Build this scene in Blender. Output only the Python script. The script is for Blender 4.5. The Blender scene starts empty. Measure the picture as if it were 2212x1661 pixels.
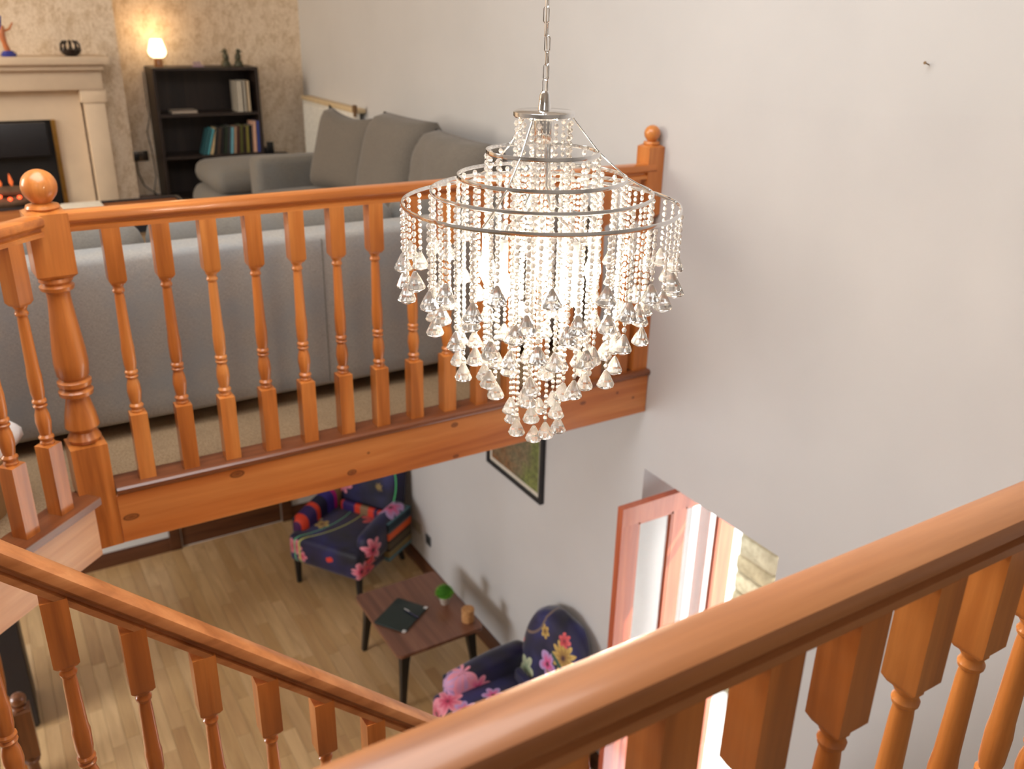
import bpy, bmesh, math, random
from mathutils import Vector, Matrix
random.seed(7)
PI = math.pi
C = bpy.context.scene.collection
sc = bpy.context.scene

# ------------------------------------------------------------------ camera
cam_d = bpy.data.cameras.new('camera')
cam = bpy.data.objects.new('camera', cam_d)
C.objects.link(cam)
FPX = 1924.6
cam_d.sensor_width = 36.0
cam_d.lens = FPX / 2212 * 36.0
cam_d.clip_start = 0.05
def cam_rows(yaw, pitch, roll):
    cy, sy = math.cos(yaw), math.sin(yaw)
    m = Matrix(((cy, -sy, 0), (0, 0, -1), (sy, cy, 0)))
    rx = Matrix(((1, 0, 0), (0, math.cos(pitch), -math.sin(pitch)), (0, math.sin(pitch), math.cos(pitch))))
    rz = Matrix(((math.cos(roll), -math.sin(roll), 0), (math.sin(roll), math.cos(roll), 0), (0, 0, 1)))
    return rz @ rx @ m
R = cam_rows(0.5505198, 0.39608229, 0.02208421)
mw = Matrix((( R[0][0], -R[1][0], -R[2][0]), (R[0][1], -R[1][1], -R[2][1]), (R[0][2], -R[1][2], -R[2][2]))).to_4x4()
EZ = 4.21
mw.translation = Vector((0, 0, EZ))
cam.matrix_world = mw
cam_d.dof.use_dof = True
cam_d.dof.focus_distance = 1.68
cam_d.dof.aperture_fstop = 4.0
sc.camera = cam

# ------------------------------------------------------------------ world, view, lights
sc.view_settings.view_transform = 'Standard'
sc.view_settings.look = 'None'
sc.view_settings.gamma = 1
sc.view_settings.use_curve_mapping = False
sc.view_settings.exposure = 0.0
world = bpy.data.worlds.new('sky')
sc.world = world
world.use_nodes = True
bg = world.node_tree.nodes['Background']
bg.inputs[0].default_value = (0.86, 0.93, 1.0, 1)
bg.inputs[1].default_value = 5.0

def area(name, loc, target, sx, sy, power, col):
    d = bpy.data.lights.new(name, 'AREA')
    d.shape = 'RECTANGLE'; d.size = sx; d.size_y = sy
    d.energy = power; d.color = col
    o = bpy.data.objects.new(name, d); C.objects.link(o)
    o.location = loc
    o.rotation_euler = (Vector(target) - Vector(loc)).to_track_quat('-Z', 'Y').to_euler()
    return o
# assumed roof window over the landing (light only), added weak fill behind the camera, assumed ground floor window (light only), added warm fill for the sitting room
area('assumed_roof_window_light', (0.4, 2.4, 5.55), (0.6, 2.5, 2.0), 2.6, 2.4, 120, (0.97, 0.985, 1.0))  # assumed daylight from above; the roof window itself is not built
area('landing_fill', (-1.2, -1.9, 5.0), (2.6, 2.6, 3.0), 1.6, 1.0, 10, (0.97, 0.985, 1.0))
area('assumed_ground_window_light', (-3.3, 4.4, 1.45), (2.4, 4.6, 0.3), 1.6, 1.3, 130, (0.98, 0.98, 1.0))  # assumed unseen light from the left; no window is modelled
area('sitting_room_fill', (-3.2, 5.3, 4.6), (1.8, 5.6, 3.0), 1.4, 1.6, 135, (1.0, 0.88, 0.74))
sun_d = bpy.data.lights.new('sun', 'SUN'); sun_d.energy = 7.0; sun_d.angle = 0.01; sun_d.color = (1.0, 0.95, 0.86)
sun = bpy.data.objects.new('sun', sun_d); C.objects.link(sun)
sun.rotation_euler = Vector((-0.45, 0.62, -0.64)).to_track_quat('-Z', 'Y').to_euler()

# ------------------------------------------------------------------ helpers
def srgb(r, g, b):
    f = lambda c: (c / 255 / 12.92) if c / 255 <= 0.04045 else ((c / 255 + 0.055) / 1.055) ** 2.4
    return (f(r), f(g), f(b), 1)

def thing(name, label, cat, loc=(0, 0, 0), rotz=0, group=None):
    o = bpy.data.objects.new(name, None); C.objects.link(o)
    o.empty_display_size = 0.1
    o.location = loc; o.rotation_euler = (0, 0, rotz)
    o['label'] = label; o['category'] = cat
    if group: o['group'] = group
    return o

def tag(o, label, cat, group=None):
    o['label'] = label; o['category'] = cat
    if group: o['group'] = group
    return o

def obj(name, bm, mat, parent=None, loc=(0, 0, 0), rot=(0, 0, 0), smooth=35, world=False):
    """one mesh object; world=True: bm is in world coordinates and is moved into the parent's frame"""
    if world and parent is not None:
        m = Matrix.Translation(parent.location) @ Matrix.Rotation(parent.rotation_euler[2], 4, 'Z')
        bm.transform(m.inverted())
    me = bpy.data.meshes.new(name)
    bm.normal_update()
    if smooth:
        a = math.radians(smooth)
        for e in bm.edges:
            if len(e.link_faces) == 2:
                e.smooth = e.calc_face_angle(0) < a
        for f in bm.faces: f.smooth = True
    bm.to_mesh(me); bm.free()
    if mat is not None:
        me.materials.append(mat)
    o = bpy.data.objects.new(name, me); C.objects.link(o)
    o.location = loc; o.rotation_euler = rot
    if parent is not None: o.parent = parent
    return o

def inst(src, name, parent, loc=(0, 0, 0), rot=(0, 0, 0), mat=None):
    o = src.copy(); o.name = name
    C.objects.link(o); o.parent = parent; o.location = loc; o.rotation_euler = rot
    return o

def struct(name, bm, mat, parent=None, **k):
    o = obj(name, bm, mat, parent, **k)
    if parent is None: o['kind'] = 'structure'
    return o

def box(bm, x0, x1, y0, y1, z0, z1, bev=0, seg=2, rot=None):
    r = bmesh.ops.create_cube(bm, size=1)
    vs = r['verts']
    for v in vs:
        v.co = Vector(((x0 + x1) / 2 + v.co.x * (x1 - x0), (y0 + y1) / 2 + v.co.y * (y1 - y0), (z0 + z1) / 2 + v.co.z * (z1 - z0)))
    if bev:
        es = list({e for v in vs for e in v.link_edges})
        r2 = bmesh.ops.bevel(bm, geom=es, offset=bev, segments=seg, profile=0.5, affect='EDGES')
        vs = list({v for f in r2['faces'] for v in f.verts} | {v for v in vs if v.is_valid})
    if rot is not None:
        for v in vs: v.co = rot @ v.co
    return vs

def B(*a, **k):
    bm = bmesh.new(); box(bm, *a, **k); return bm

def tube(bm, pts, r, seg=8, closed=False, caps=True):
    pts = [Vector(p) for p in pts]
    n = len(pts)
    rs = r if isinstance(r, (list, tuple)) else [r] * n
    rings = []
    prev = None
    for i, p in enumerate(pts):
        if closed: t = (pts[(i + 1) % n] - pts[i - 1]).normalized()
        else: t = (pts[min(i + 1, n - 1)] - pts[max(i - 1, 0)]).normalized()
        if prev is None:
            u = t.orthogonal().normalized()
        else:
            u = (prev - t * prev.dot(t))
            u = u.normalized() if u.length > 1e-6 else t.orthogonal().normalized()
        prev = u
        w = t.cross(u)
        rings.append([bm.verts.new(p + (u * math.cos(2 * PI * k / seg) + w * math.sin(2 * PI * k / seg)) * rs[i]) for k in range(seg)])
    m = n if closed else n - 1
    for i in range(m):
        a, b = rings[i], rings[(i + 1) % n]
        for k in range(seg):
            bm.faces.new((a[k], a[(k + 1) % seg], b[(k + 1) % seg], b[k]))
    if not closed and caps:
        bm.faces.new(rings[0][::-1]); bm.faces.new(rings[-1])

def lathe(bm, prof, seg=16, c=(0, 0), sx=1.0, sy=1.0):
    """prof: list of (r, z) from bottom to top"""
    rings = []
    for r, z in prof:
        if r < 1e-5: rings.append([bm.verts.new((c[0], c[1], z))])
        else: rings.append([bm.verts.new((c[0] + math.cos(2 * PI * k / seg) * r * sx, c[1] + math.sin(2 * PI * k / seg) * r * sy, z)) for k in range(seg)])
    for a, b in zip(rings, rings[1:]):
        for k in range(seg):
            k2 = (k + 1) % seg
            if len(a) == 1 and len(b) == 1: continue
            if len(a) == 1: bm.faces.new((a[0], b[k2], b[k]))
            elif len(b) == 1: bm.faces.new((a[k], a[k2], b[0]))
            else: bm.faces.new((a[k], a[k2], b[k2], b[k]))
    if len(rings[0]) > 1: bm.faces.new(rings[0][::-1])
    if len(rings[-1]) > 1: bm.faces.new(rings[-1])

def prism(bm, pts2, p0, p1, up=Vector((0, 0, 1)), flip=False):
    """extrude a 2D profile (side, up) from p0 to p1"""
    p0, p1 = Vector(p0), Vector(p1)
    t = (p1 - p0).normalized()
    s = t.cross(up).normalized()
    u = s.cross(t).normalized() if not flip else up
    a = [bm.verts.new(p0 + s * x + u * y) for x, y in pts2]
    b = [bm.verts.new(p1 + s * x + u * y) for x, y in pts2]
    n = len(pts2)
    fs = []
    for i in range(n):
        fs.append(bm.faces.new((a[i], a[(i + 1) % n], b[(i + 1) % n], b[i])))
    fs.append(bm.faces.new(a[::-1])); fs.append(bm.faces.new(b))
    bmesh.ops.recalc_face_normals(bm, faces=fs)

def poly_extrude(bm, pts, z0, z1):
    a = [bm.verts.new((x, y, z0)) for x, y in pts]
    b = [bm.verts.new((x, y, z1)) for x, y in pts]
    n = len(pts); fs = []
    for i in range(n):
        fs.append(bm.faces.new((a[i], a[(i + 1) % n], b[(i + 1) % n], b[i])))
    fs.append(bm.faces.new(a[::-1])); fs.append(bm.faces.new(b))
    bmesh.ops.recalc_face_normals(bm, faces=fs)
    return fs

def pillow(bm, w, h, t, n=14, pinch=0.07, sag=0.0, exp=0.42, wr=0.0):
    """cushion in the XZ plane, thickness along Y, centred on the origin"""
    top, bot = {}, {}
    for i in range(n + 1):
        for j in range(n + 1):
            u = -1 + 2 * i / n; v = -1 + 2 * j / n
            x = u * w / 2 * (1 - pinch * (1 - v * v) * abs(u))
            z = v * h / 2 * (1 - pinch * (1 - u * u) * abs(v)) - (sag * (1 - u * u) if v > 0 else 0) * v
            k = max(0, (1 - u ** 4) * (1 - v ** 4)) ** exp
            dy = t / 2 * k + wr * math.sin(9 * u + 4 * v) * k
            top[i, j] = bm.verts.new((x, -dy, z))
            bot[i, j] = bm.verts.new((x, dy, z)) if (0 < i < n and 0 < j < n) else top[i, j]
    for i in range(n):
        for j in range(n):
            bm.faces.new((top[i, j], top[i + 1, j], top[i + 1, j + 1], top[i, j + 1]))
            q = (bot[i, j], bot[i, j + 1], bot[i + 1, j + 1], bot[i + 1, j])
            bm.faces.new(q)

def soft(bm, x0, x1, y0, y1, z0, z1, bev=0.05, crown=0.0, side=0.0, n=8):
    """upholstered block: rounded, slightly bulging"""
    r = bmesh.ops.create_cube(bm, size=2)
    vs = r['verts']
    es = list({e for v in vs for e in v.link_edges})
    bmesh.ops.subdivide_edges(bm, edges=es, cuts=n, use_grid_fill=True)
    hx, hy, hz = (x1 - x0) / 2, (y1 - y0) / 2, (z1 - z0) / 2
    cx, cy, cz = (x1 + x0) / 2, (y1 + y0) / 2, (z1 + z0) / 2
    mn = min(hx, hy, hz); bev = min(bev, mn * 0.98)
    for v in bm.verts:
        if v.tag: continue
        u = v.co.copy()
        g = lambda a, h: math.copysign(h * (1 - (1 - abs(a)) ** 1.0), a)
        # concentrate lines near the edges
        def m(a, h):
            s = abs(a)
            inner = max(h - bev, 0)
            k = 0.55
            d = inner * (s / k) if s < k else inner + bev * (s - k) / (1 - k)
            return math.copysign(d, a)
        p = Vector((m(u.x, hx), m(u.y, hy), m(u.z, hz)))
        q = Vector((max(-hx + bev, min(hx - bev, p.x)), max(-hy + bev, min(hy - bev, p.y)), max(-hz + bev, min(hz - bev, p.z))))
        d = p - q
        # direction from a unit cube edge zone to a sphere
        if d.length > 1e-9:
            mx = max(abs(d.x), abs(d.y), abs(d.z))
            d = d.normalized() * mx
        p = q + d
        if crown: p.z += crown * (1 - (p.x / hx) ** 2) * (1 - (p.y / hy) ** 2) * (p.z / hz)
        if side:
            p.x += side * (p.x / hx) * (1 - (p.z / hz) ** 2) * (1 - (p.y / hy) ** 2)
            p.y += side * (p.y / hy) * (1 - (p.z / hz) ** 2) * (1 - (p.x / hx) ** 2)
        v.co = p + Vector((cx, cy, cz)); v.tag = True

def S(*a, **k):
    bm = bmesh.new(); soft(bm, *a, **k); return bm

# ------------------------------------------------------------------ materials
class NT:
    def __init__(s, name, rough=0.5, coat=0.0, spec=0.5, metal=0.0):
        s.m = bpy.data.materials.new(name); s.m.use_nodes = True
        s.t = s.m.node_tree; s.n = s.t.nodes; s.l = s.t.links
        s.b = s.n['Principled BSDF']
        s.b.inputs['Roughness'].default_value = rough
        s.b.inputs['Coat Weight'].default_value = coat
        s.b.inputs['Coat Roughness'].default_value = 0.12
        s.b.inputs['Specular IOR Level'].default_value = spec
        s.b.inputs['Metallic'].default_value = metal
        s._tc = None
    def tc(s, kind='Object'):
        if s._tc is None: s._tc = s.n.new('ShaderNodeTexCoord')
        return s._tc.outputs[kind]
    def link(s, a, b): s.l.new(a, b)
    def mapping(s, scale, rot=(0, 0, 0), loc=(0, 0, 0), src=None):
        m = s.n.new('ShaderNodeMapping')
        m.inputs['Scale'].default_value = scale; m.inputs['Rotation'].default_value = rot; m.inputs['Location'].default_value = loc
        s.link(src or s.tc(), m.inputs[0]); return m.outputs[0]
    def noise(s, vec, scale, detail=3, rough=0.55, dist=0.0):
        n = s.n.new('ShaderNodeTexNoise')
        n.inputs['Scale'].default_value = scale; n.inputs['Detail'].default_value = detail
        n.inputs['Roughness'].default_value = rough; n.inputs['Distortion'].default_value = dist
        s.link(vec, n.inputs['Vector']); return n.outputs[0]
    def ramp(s, fac, stops, interp='LINEAR'):
        r = s.n.new('ShaderNodeValToRGB'); cr = r.color_ramp; cr.interpolation = interp
        while len(cr.elements) < len(stops): cr.elements.new(0.5)
        for e, (p, c) in zip(cr.elements, stops):
            e.position = p; e.color = c if len(c) == 4 else (*c, 1)
        s.link(fac, r.inputs[0]); return r.outputs[0]
    def math(s, op, a, b=None, c=None, clamp=False):
        m = s.n.new('ShaderNodeMath'); m.operation = op; m.use_clamp = clamp
        for i, x in enumerate((a, b, c)):
            if x is None: continue
            if isinstance(x, (int, float)): m.inputs[i].default_value = x
            else: s.link(x, m.inputs[i])
        return m.outputs[0]
    def vm(s, op, a, b=None):
        m = s.n.new('ShaderNodeVectorMath'); m.operation = op
        for i, x in enumerate((a, b)):
            if x is None: continue
            if isinstance(x, (tuple, list, Vector)): m.inputs[i].default_value = tuple(x)
            else: s.link(x, m.inputs[i])
        return m.outputs['Value'] if op in ('DOT_PRODUCT', 'LENGTH') else m.outputs[0]
    def mix(s, fac, a, b, mode='MIX'):
        m = s.n.new('ShaderNodeMix'); m.data_type = 'RGBA'; m.blend_type = mode
        if isinstance(fac, (int, float)): m.inputs[0].default_value = fac
        else: s.link(fac, m.inputs[0])
        for i, x in ((6, a), (7, b)):
            if isinstance(x, (tuple, list)): m.inputs[i].default_value = x if len(x) == 4 else (*x, 1)
            else: s.link(x, m.inputs[i])
        return m.outputs[2]
    def color(s, c):
        if isinstance(c, (tuple, list)): s.b.inputs['Base Color'].default_value = c if len(c) == 4 else (*c, 1)
        else: s.link(c, s.b.inputs['Base Color'])
        return s
    def bump(s, h, strength=0.2, dist=0.01):
        b = s.n.new('ShaderNodeBump'); b.inputs['Strength'].default_value = strength; b.inputs['Distance'].default_value = dist
        s.link(h, b.inputs['Height']); s.link(b.outputs[0], s.b.inputs['Normal']); return s

def plain(name, col, rough=0.5, coat=0.0, metal=0.0, var=0.06, scale=30, spec=0.5):
    t = NT(name, rough, coat, spec, metal)
    n = t.noise(t.tc(), scale, 3)
    dark = tuple(c * (1 - var * 2) for c in col[:3]) + (1,)
    light = tuple(min(1, c * (1 + var)) for c in col[:3]) + (1,)
    t.color(t.ramp(n, [(0.3, dark), (0.7, light)]))
    return t.m

def wood(name, light, mid, dark, axis='X', rough=0.32, coat=0.35, knots=None, scale=1.0, rnd=True):
    t = NT(name, rough, coat)
    sc_ = {'X': (0.9, 14, 14), 'Y': (14, 0.9, 14), 'Z': (14, 14, 0.9)}[axis]
    src = t.tc()
    if rnd:
        oi = t.n.new('ShaderNodeObjectInfo')
        off = t.math('MULTIPLY', oi.outputs['Random'], 7.0)
        cmb = t.n.new('ShaderNodeCombineXYZ')
        for i in range(3): t.link(off, cmb.inputs[i])
        src = t.vm('ADD', src, cmb.outputs[0])
    v = t.mapping(tuple(a * scale for a in sc_), src=src)
    n1 = t.noise(v, 1.0, 4, 0.55, 0.6)
    v2 = t.mapping(tuple(a * scale * 3.2 for a in sc_), src=src)
    n2 = t.noise(v2, 1.4, 4, 0.6, 0.2)
    c = t.ramp(n1, [(0.28, dark), (0.48, mid), (0.72, light)])
    c = t.mix(t.math('MULTIPLY', t.math('SUBTRACT', n2, 0.35, clamp=True), 0.9, clamp=True), c, dark)
    if knots:
        for (p, rx, rz) in knots:     # knots of the front face, at their places along the beam
            d = t.vm('SUBTRACT', t.tc(), p)
            d = t.vm('MULTIPLY', d, (1 / rx, 0, 1 / rz))
            L = t.vm('LENGTH', d)
            core = t.ramp(L, [(0.0, (0, 0, 0, 1)), (0.55, (0, 0, 0, 1)), (0.8, (0.75,) * 3 + (1,)), (1.0, (0.1,) * 3 + (1,))])
            k = t.math('SUBTRACT', 1.0, t.ramp(L, [(0.35, (0,) * 3 + (1,)), (1.0, (0.25,) * 3 + (1,)), (2.6 / 3, (1,) * 3 + (1,))]), clamp=True)
            k = t.ramp(L, [(0.0, (0.8,) * 3 + (1,)), (0.6, (0.55,) * 3 + (1,)), (0.8, (0.9,) * 3 + (1,)), (1.0, (0, 0, 0, 1))])
            c = t.mix(k, c, srgb(92, 44, 20))
    t.color(c)
    t.bump(n2, 0.05, 0.004)
    return t.m

P_L, P_M, P_D = srgb(226, 148, 76), srgb(202, 120, 54), srgb(150, 82, 32)
pine_x = wood('pine_along_x', P_L, P_M, P_D, 'X')
pine_z = wood('pine_along_z', P_L, P_M, P_D, 'Z')
KN = [((0.282, 3, 2.534), .030, .014), ((0.662, 3, 2.606), .030, .016), ((1.108, 3, 2.497), .022, .014), ((1.571, 3, 2.602), .018, .012),
      ((1.577, 3, 2.453), .016, .010), ((1.182, 3, 2.566), .007, .006), ((2.234, 3, 2.563), .018, .010), ((2.43, 3, 2.574), .008, .008), ((2.527, 3, 2.53), .008, .008)]
pine_beam = wood('pine_beam', srgb(220, 146, 80), srgb(200, 118, 56), srgb(168, 88, 38), 'X', knots=KN, rnd=False, scale=0.7)
pine_pale = wood('pine_pale_fascia', srgb(228, 172, 118), srgb(216, 154, 98), srgb(192, 128, 74), 'X', coat=0.2)
wood_dark = wood('dark_stained_cap', srgb(150, 92, 56), srgb(124, 70, 40), srgb(86, 44, 22), 'X')
skirt_x = wood('dark_skirting_x', srgb(108, 66, 38), srgb(86, 48, 26), srgb(60, 32, 16), 'X', rough=0.45, coat=0.1)
skirt_y = wood('dark_skirting_y', srgb(108, 66, 38), srgb(86, 48, 26), srgb(60, 32, 16), 'Y', rough=0.45, coat=0.1)
walnut = wood('walnut_table', srgb(150, 104, 82), srgb(128, 84, 64), srgb(100, 62, 46), 'Y', rough=0.35, coat=0.25)
redwood = wood('red_stained_door', srgb(204, 116, 80), srgb(186, 94, 62), srgb(154, 68, 44), 'Z', rough=0.3, coat=0.4)
darkwood = wood('espresso_bookcase', srgb(62, 48, 40), srgb(46, 34, 28), srgb(30, 22, 18), 'Z', rough=0.5, coat=0.05)

def wall_paint(name, col, amt=0.03):
    t = NT(name, 0.85, 0, 0.3)
    n = t.noise(t.tc(), 0.9, 4, 0.6)
    a = tuple(c * (1 - amt * 1.6) for c in col[:3]); b = tuple(min(1, c * (1 + amt)) for c in col[:3])
    t.color(t.ramp(n, [(0.3, a), (0.7, b)]))
    n2 = t.noise(t.tc(), 60, 3)
    t.bump(n2, 0.04, 0.003)
    return t.m
paint = wall_paint('warm_white_wall_paint', srgb(203, 202, 201))
paint_low = wall_paint('ground_wall_paint', srgb(214, 214, 210))
paint_white = wall_paint('white_ceiling_paint', srgb(236, 232, 225), 0.01)

def wallpaper(name):
    t = NT(name, 0.7, 0, 0.3)
    v = t.mapping((9.0, 9.0, 5.5))
    vo = t.n.new('ShaderNodeTexVoronoi'); vo.feature = 'SMOOTH_F1'; vo.inputs['Scale'].default_value = 1.9
    w = t.noise(v, 2.2, 3, 0.6, 1.5)
    cmb = t.vm('ADD', v, t.vm('MULTIPLY', w, (1.4, 1.4, 1.4)))
    t.link(cmb, vo.inputs['Vector'])
    f = t.ramp(vo.outputs['Distance'], [(0.30, (0, 0, 0)), (0.42, (1, 1, 1))])
    w2 = t.ramp(t.noise(v, 5.0, 2, 0.5, 2.0), [(0.46, (0, 0, 0)), (0.54, (1, 1, 1))])
    f2 = t.mix(0.5, f, w2)
    t.color(t.mix(f2, srgb(206, 182, 150), srgb(236, 218, 194)))
    return t.m
paper = wallpaper('beige_damask_wallpaper')

def fabric(name, a, b, c=None, sc1=5, rough=0.9):
    t = NT(name, rough, 0, 0.15)
    v = t.mapping((1, 1, 1))
    n = t.noise(t.mapping((90, 90, 700)), 1, 2)
    n2 = t.noise(t.mapping((600, 600, 80)), 1, 2)
    n3 = t.noise(v, sc1, 3)
    m = t.math('ADD', t.math('MULTIPLY', n, 0.5), t.math('MULTIPLY', n2, 0.5))
    col = t.ramp(m, [(0.35, a), (0.62, b)])
    if c: col = t.mix(t.ramp(n3, [(0.42, (0, 0, 0)), (0.7, (0.6, 0.6, 0.6))]), col, c)
    t.color(col)
    t.b.inputs['Sheen Weight'].default_value = 0.15
    t.bump(m, 0.25, 0.002)
    return t.m
grey_fab = fabric('grey_woven_fabric', srgb(98, 94, 88), srgb(130, 124, 114), srgb(116, 116, 114))
grey_back = fabric('pale_grey_woven_fabric', srgb(128, 126, 122), srgb(164, 158, 150), srgb(134, 140, 144), 7)
grey_warm = fabric('taupe_grey_fabric', srgb(92, 86, 78), srgb(118, 110, 100))

def carpet():
    t = NT('beige_carpet', 0.95, 0, 0.1)
    n = t.noise(t.tc(), 240, 2); n2 = t.noise(t.tc(), 2.5, 3)
    c = t.ramp(n, [(0.35, srgb(144, 120, 92)), (0.65, srgb(178, 152, 120))])
    t.color(t.mix(t.ramp(n2, [(0.4, (0, 0, 0)), (0.7, (0.35,) * 3)]), c, srgb(120, 102, 80)))
    t.bump(n, 0.5, 0.004)
    return t.m
carpet_m = carpet()

def laminate():
    t = NT('oak_laminate', 0.36, 0.15)
    oi = t.n.new('ShaderNodeObjectInfo')
    off = t.math('MULTIPLY', oi.outputs['Random'], 31.0)
    cmb = t.n.new('ShaderNodeCombineXYZ')
    for i in range(3): t.link(off, cmb.inputs[i])
    v = t.vm('ADD', t.tc(), cmb.outputs[0])
    n = t.noise(t.mapping((16, 1.6, 16), src=v), 1.0, 4, 0.6, 0.5)
    base = t.ramp(oi.outputs['Random'], [(0.0, srgb(198, 160, 110)), (0.35, srgb(208, 172, 122)), (0.7, srgb(220, 186, 138)), (1.0, srgb(190, 150, 102))])
    t.color(t.mix(t.math('MULTIPLY', t.math('SUBTRACT', n, 0.4, clamp=True), 1.2, clamp=True), base, srgb(140, 102, 64)))
    return t.m
lam = laminate()

chrome = plain('chrome', (0.86, 0.87, 0.88), 0.10, 0, 1.0, 0.01)
black = plain('black_lacquer', (0.012, 0.012, 0.013), 0.4, 0.1)
black_soft = plain('black_frame', (0.018, 0.018, 0.022), 0.45)
brass = plain('brass', srgb(200, 160, 90), 0.3, 0, 1.0)
cream = plain('cream_stone_surround', srgb(222, 200, 172), 0.6, 0, 0, 0.03, 6)
white_metal = plain('white_enamel', srgb(226, 222, 212), 0.4)

def emis(name, col, strength):
    m = bpy.data.materials.new(name); m.use_nodes = True
    b = m.node_tree.nodes['Principled BSDF']
    b.inputs['Base Color'].default_value = (*col, 1)
    b.inputs['Emission Color'].default_value = (*col, 1)
    b.inputs['Emission Strength'].default_value = strength
    n = m.node_tree.nodes.new('ShaderNodeTexNoise'); n.inputs['Scale'].default_value = 3
    return m

def crystal(name, trans, rough, col=(1, 0.99, 0.97)):
    t = NT(name, rough, 0, 0.5)
    n = t.noise(t.tc(), 50, 1)
    t.color(t.ramp(n, [(0.2, tuple(c * 0.97 for c in col)), (0.8, col)]))
    t.b.inputs['Transmission Weight'].default_value = trans
    t.b.inputs['IOR'].default_value = 1.5
    return t.m
bead_m = crystal('crystal_bead', 0.62, 0.06, (1.0, 0.97, 0.93))
pend_m = crystal('crystal_pendant', 0.88, 0.02)
glass_m = crystal('window_glass', 1.0, 0.0, (1, 1, 1))

# ================================================================== STRUCTURE
W = 2.611      # right wall plane
YR = 3.014     # front of the gallery beam
MF = 2.66      # gallery floor
ZR = 3.616     # handrail top
YBL = 6.86     # ground floor back wall
YB = 7.77      # upper back wall
YC = 7.35      # chimney breast
XL = -3.5; YF = -2.3; ZC = 5.6
DY0, DY1, DZ = 2.10, 2.985, 2.14     # doorway in the right wall
TH = 0.36

bm = bmesh.new()
box(bm, W, W + TH, YF, DY0, -0.1, ZC)
box(bm, W, W + TH, DY1, YB + 0.2, -0.1, ZC)
box(bm, W, W + TH, DY0, DY1, DZ, ZC)
wall_right = struct('wall_right', bm, paint, smooth=0)
# ground floor and its boards
bm = B(XL, W, YF, YBL, -0.12, -0.012)
floor = struct('floor', bm, plain('floor_underlay', srgb(120, 92, 60), 0.6), smooth=0)
pw = 0.085
bi = 0; x = -0.72
base_boards = {}
for L in (0.5, 0.62, 0.74, 0.86):
    b_ = B(0.0006, pw - 0.0006, 0.0006, L - 0.0006, -0.012, 0.0, bev=0.0012, seg=1)
    me = bpy.data.meshes.new('board'); b_.to_mesh(me); b_.free(); me.materials.append(lam)
    base_boards[L] = me
while x < W - 0.03:
    y = 3.05 + random.uniform(-0.5, 0)
    while y < YBL - 0.02:
        L = random.choice(list(base_boards))
        o = bpy.data.objects.new('board', base_boards[L]); C.objects.link(o); o.parent = floor
        w_ok = min(1, (W - x) / pw)
        ly = min(1, (YBL - y) / L)
        o.location = (x, y, 0); o.scale = (w_ok, ly, 1)
        y += L; bi += 1
    x += pw
bm = bmesh.new()
xx = XL
while xx < -0.75:
    box(bm, xx, min(xx + 0.083, -0.722), 2.5, YBL, -0.012, 0.0); xx += 0.085
xx = -0.72
while xx < W - 0.02:
    box(bm, xx, min(xx + 0.083, W), YF, 2.5, -0.012, 0.0); xx += 0.085
o = obj('board_field', bm, lam, floor, smooth=0); o['kind'] = 'stuff'

# walls
struct('wall_back', B(XL, W, YBL, YBL + 0.14, -0.1, MF - 0.26), paint_low, smooth=0)
struct('wall_left', B(XL - 0.15, XL, YF, YB + 0.2, -0.1, ZC), paint, smooth=0)
struct('wall_front', B(XL, W, YF - 0.15, YF, -0.1, ZC), paint, smooth=0)
struct('ceiling', B(XL, W, YF, YB + 0.2, ZC, ZC + 0.12), paint_white, smooth=0)
struct('wall_upper_back', B(XL, W, YB, YB + 0.14, MF - 0.26, ZC), paper, smooth=0)
struct('wall_chimney_breast', B(-0.72, 1.115, YC, YB, MF - 0.0, ZC), paper, smooth=0)

# gallery floor: slab with the cut corner, landing round the stairwell
XN = 0.19
gal = [(W, YR + 0.02), (XN, YR + 0.02), (-0.62, YR - 0.79), (-0.62, 0.555), (W, 0.555), (W, YF), (XL, YF), (XL, YB), (W, YB)]
bm = bmesh.new(); poly_extrude(bm, gal, MF - 0.215, MF - 0.03)
struct('floor_gallery', bm, plain('floor_deck', srgb(150, 120, 90)), smooth=0)
bm = bmesh.new(); poly_extrude(bm, [(x, y) for x, y in gal], MF - 0.231, MF - 0.216)
struct('ceiling_gallery', bm, paint_white, smooth=0)
cg = [(W, YR + 0.10), (XN - 0.03, YR + 0.10), (-0.70, YR - 0.74), (-0.70, 0.48), (W, 0.48), (W, YF), (XL, YF), (XL, YB), (W, YB)]
bm = bmesh.new(); poly_extrude(bm, cg, MF - 0.03, MF - 0.012)
struct('floor_carpet', bm, carpet_m, smooth=0)

# skirtings and inner door, ground floor
SK = 0.125
def skirt_profile(): return [(0, 0), (0.02, 0), (0.02, SK - 0.03), (0.012, SK - 0.012), (0.008, SK), (0, SK)]
def skirting(name, p0, p1, side, mat, z=0.0, parent=None):
    bm = bmesh.new()
    prism(bm, [(x * side, y) for x, y in skirt_profile()], (p0[0], p0[1], z), (p1[0], p1[1], z))
    return struct(name, bm, mat, parent)
skirting('baseboard_right', (W, DY1 + 0.02), (W, YBL), -1, skirt_y)
skirting('baseboard_back_left', (XL, YBL), (0.90, YBL), 1, skirt_x)
skirting('baseboard_back_right', (1.94, YBL), (W - 0.02, YBL), 1, skirt_x)
D0, D1 = 0.98, 1.86
door = struct('door_1', B(D0 + 0.02, D1 - 0.02, YBL - 0.004, YBL + 0.03, 0.01, 2.05), skirt_x, smooth=0)
for (a, b_, c, d) in ((0.10, 0.40, 0.2, 0.85), (0.48, 0.78, 0.2, 0.85), (0.10, 0.40, 1.0, 1.9), (0.48, 0.78, 1.0, 1.9)):
    obj('door_panel', B(D0 + a, D0 + b_, YBL - 0.012, YBL + 0.0, c, d, bev=0.008, seg=1), skirt_x, door)
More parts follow.
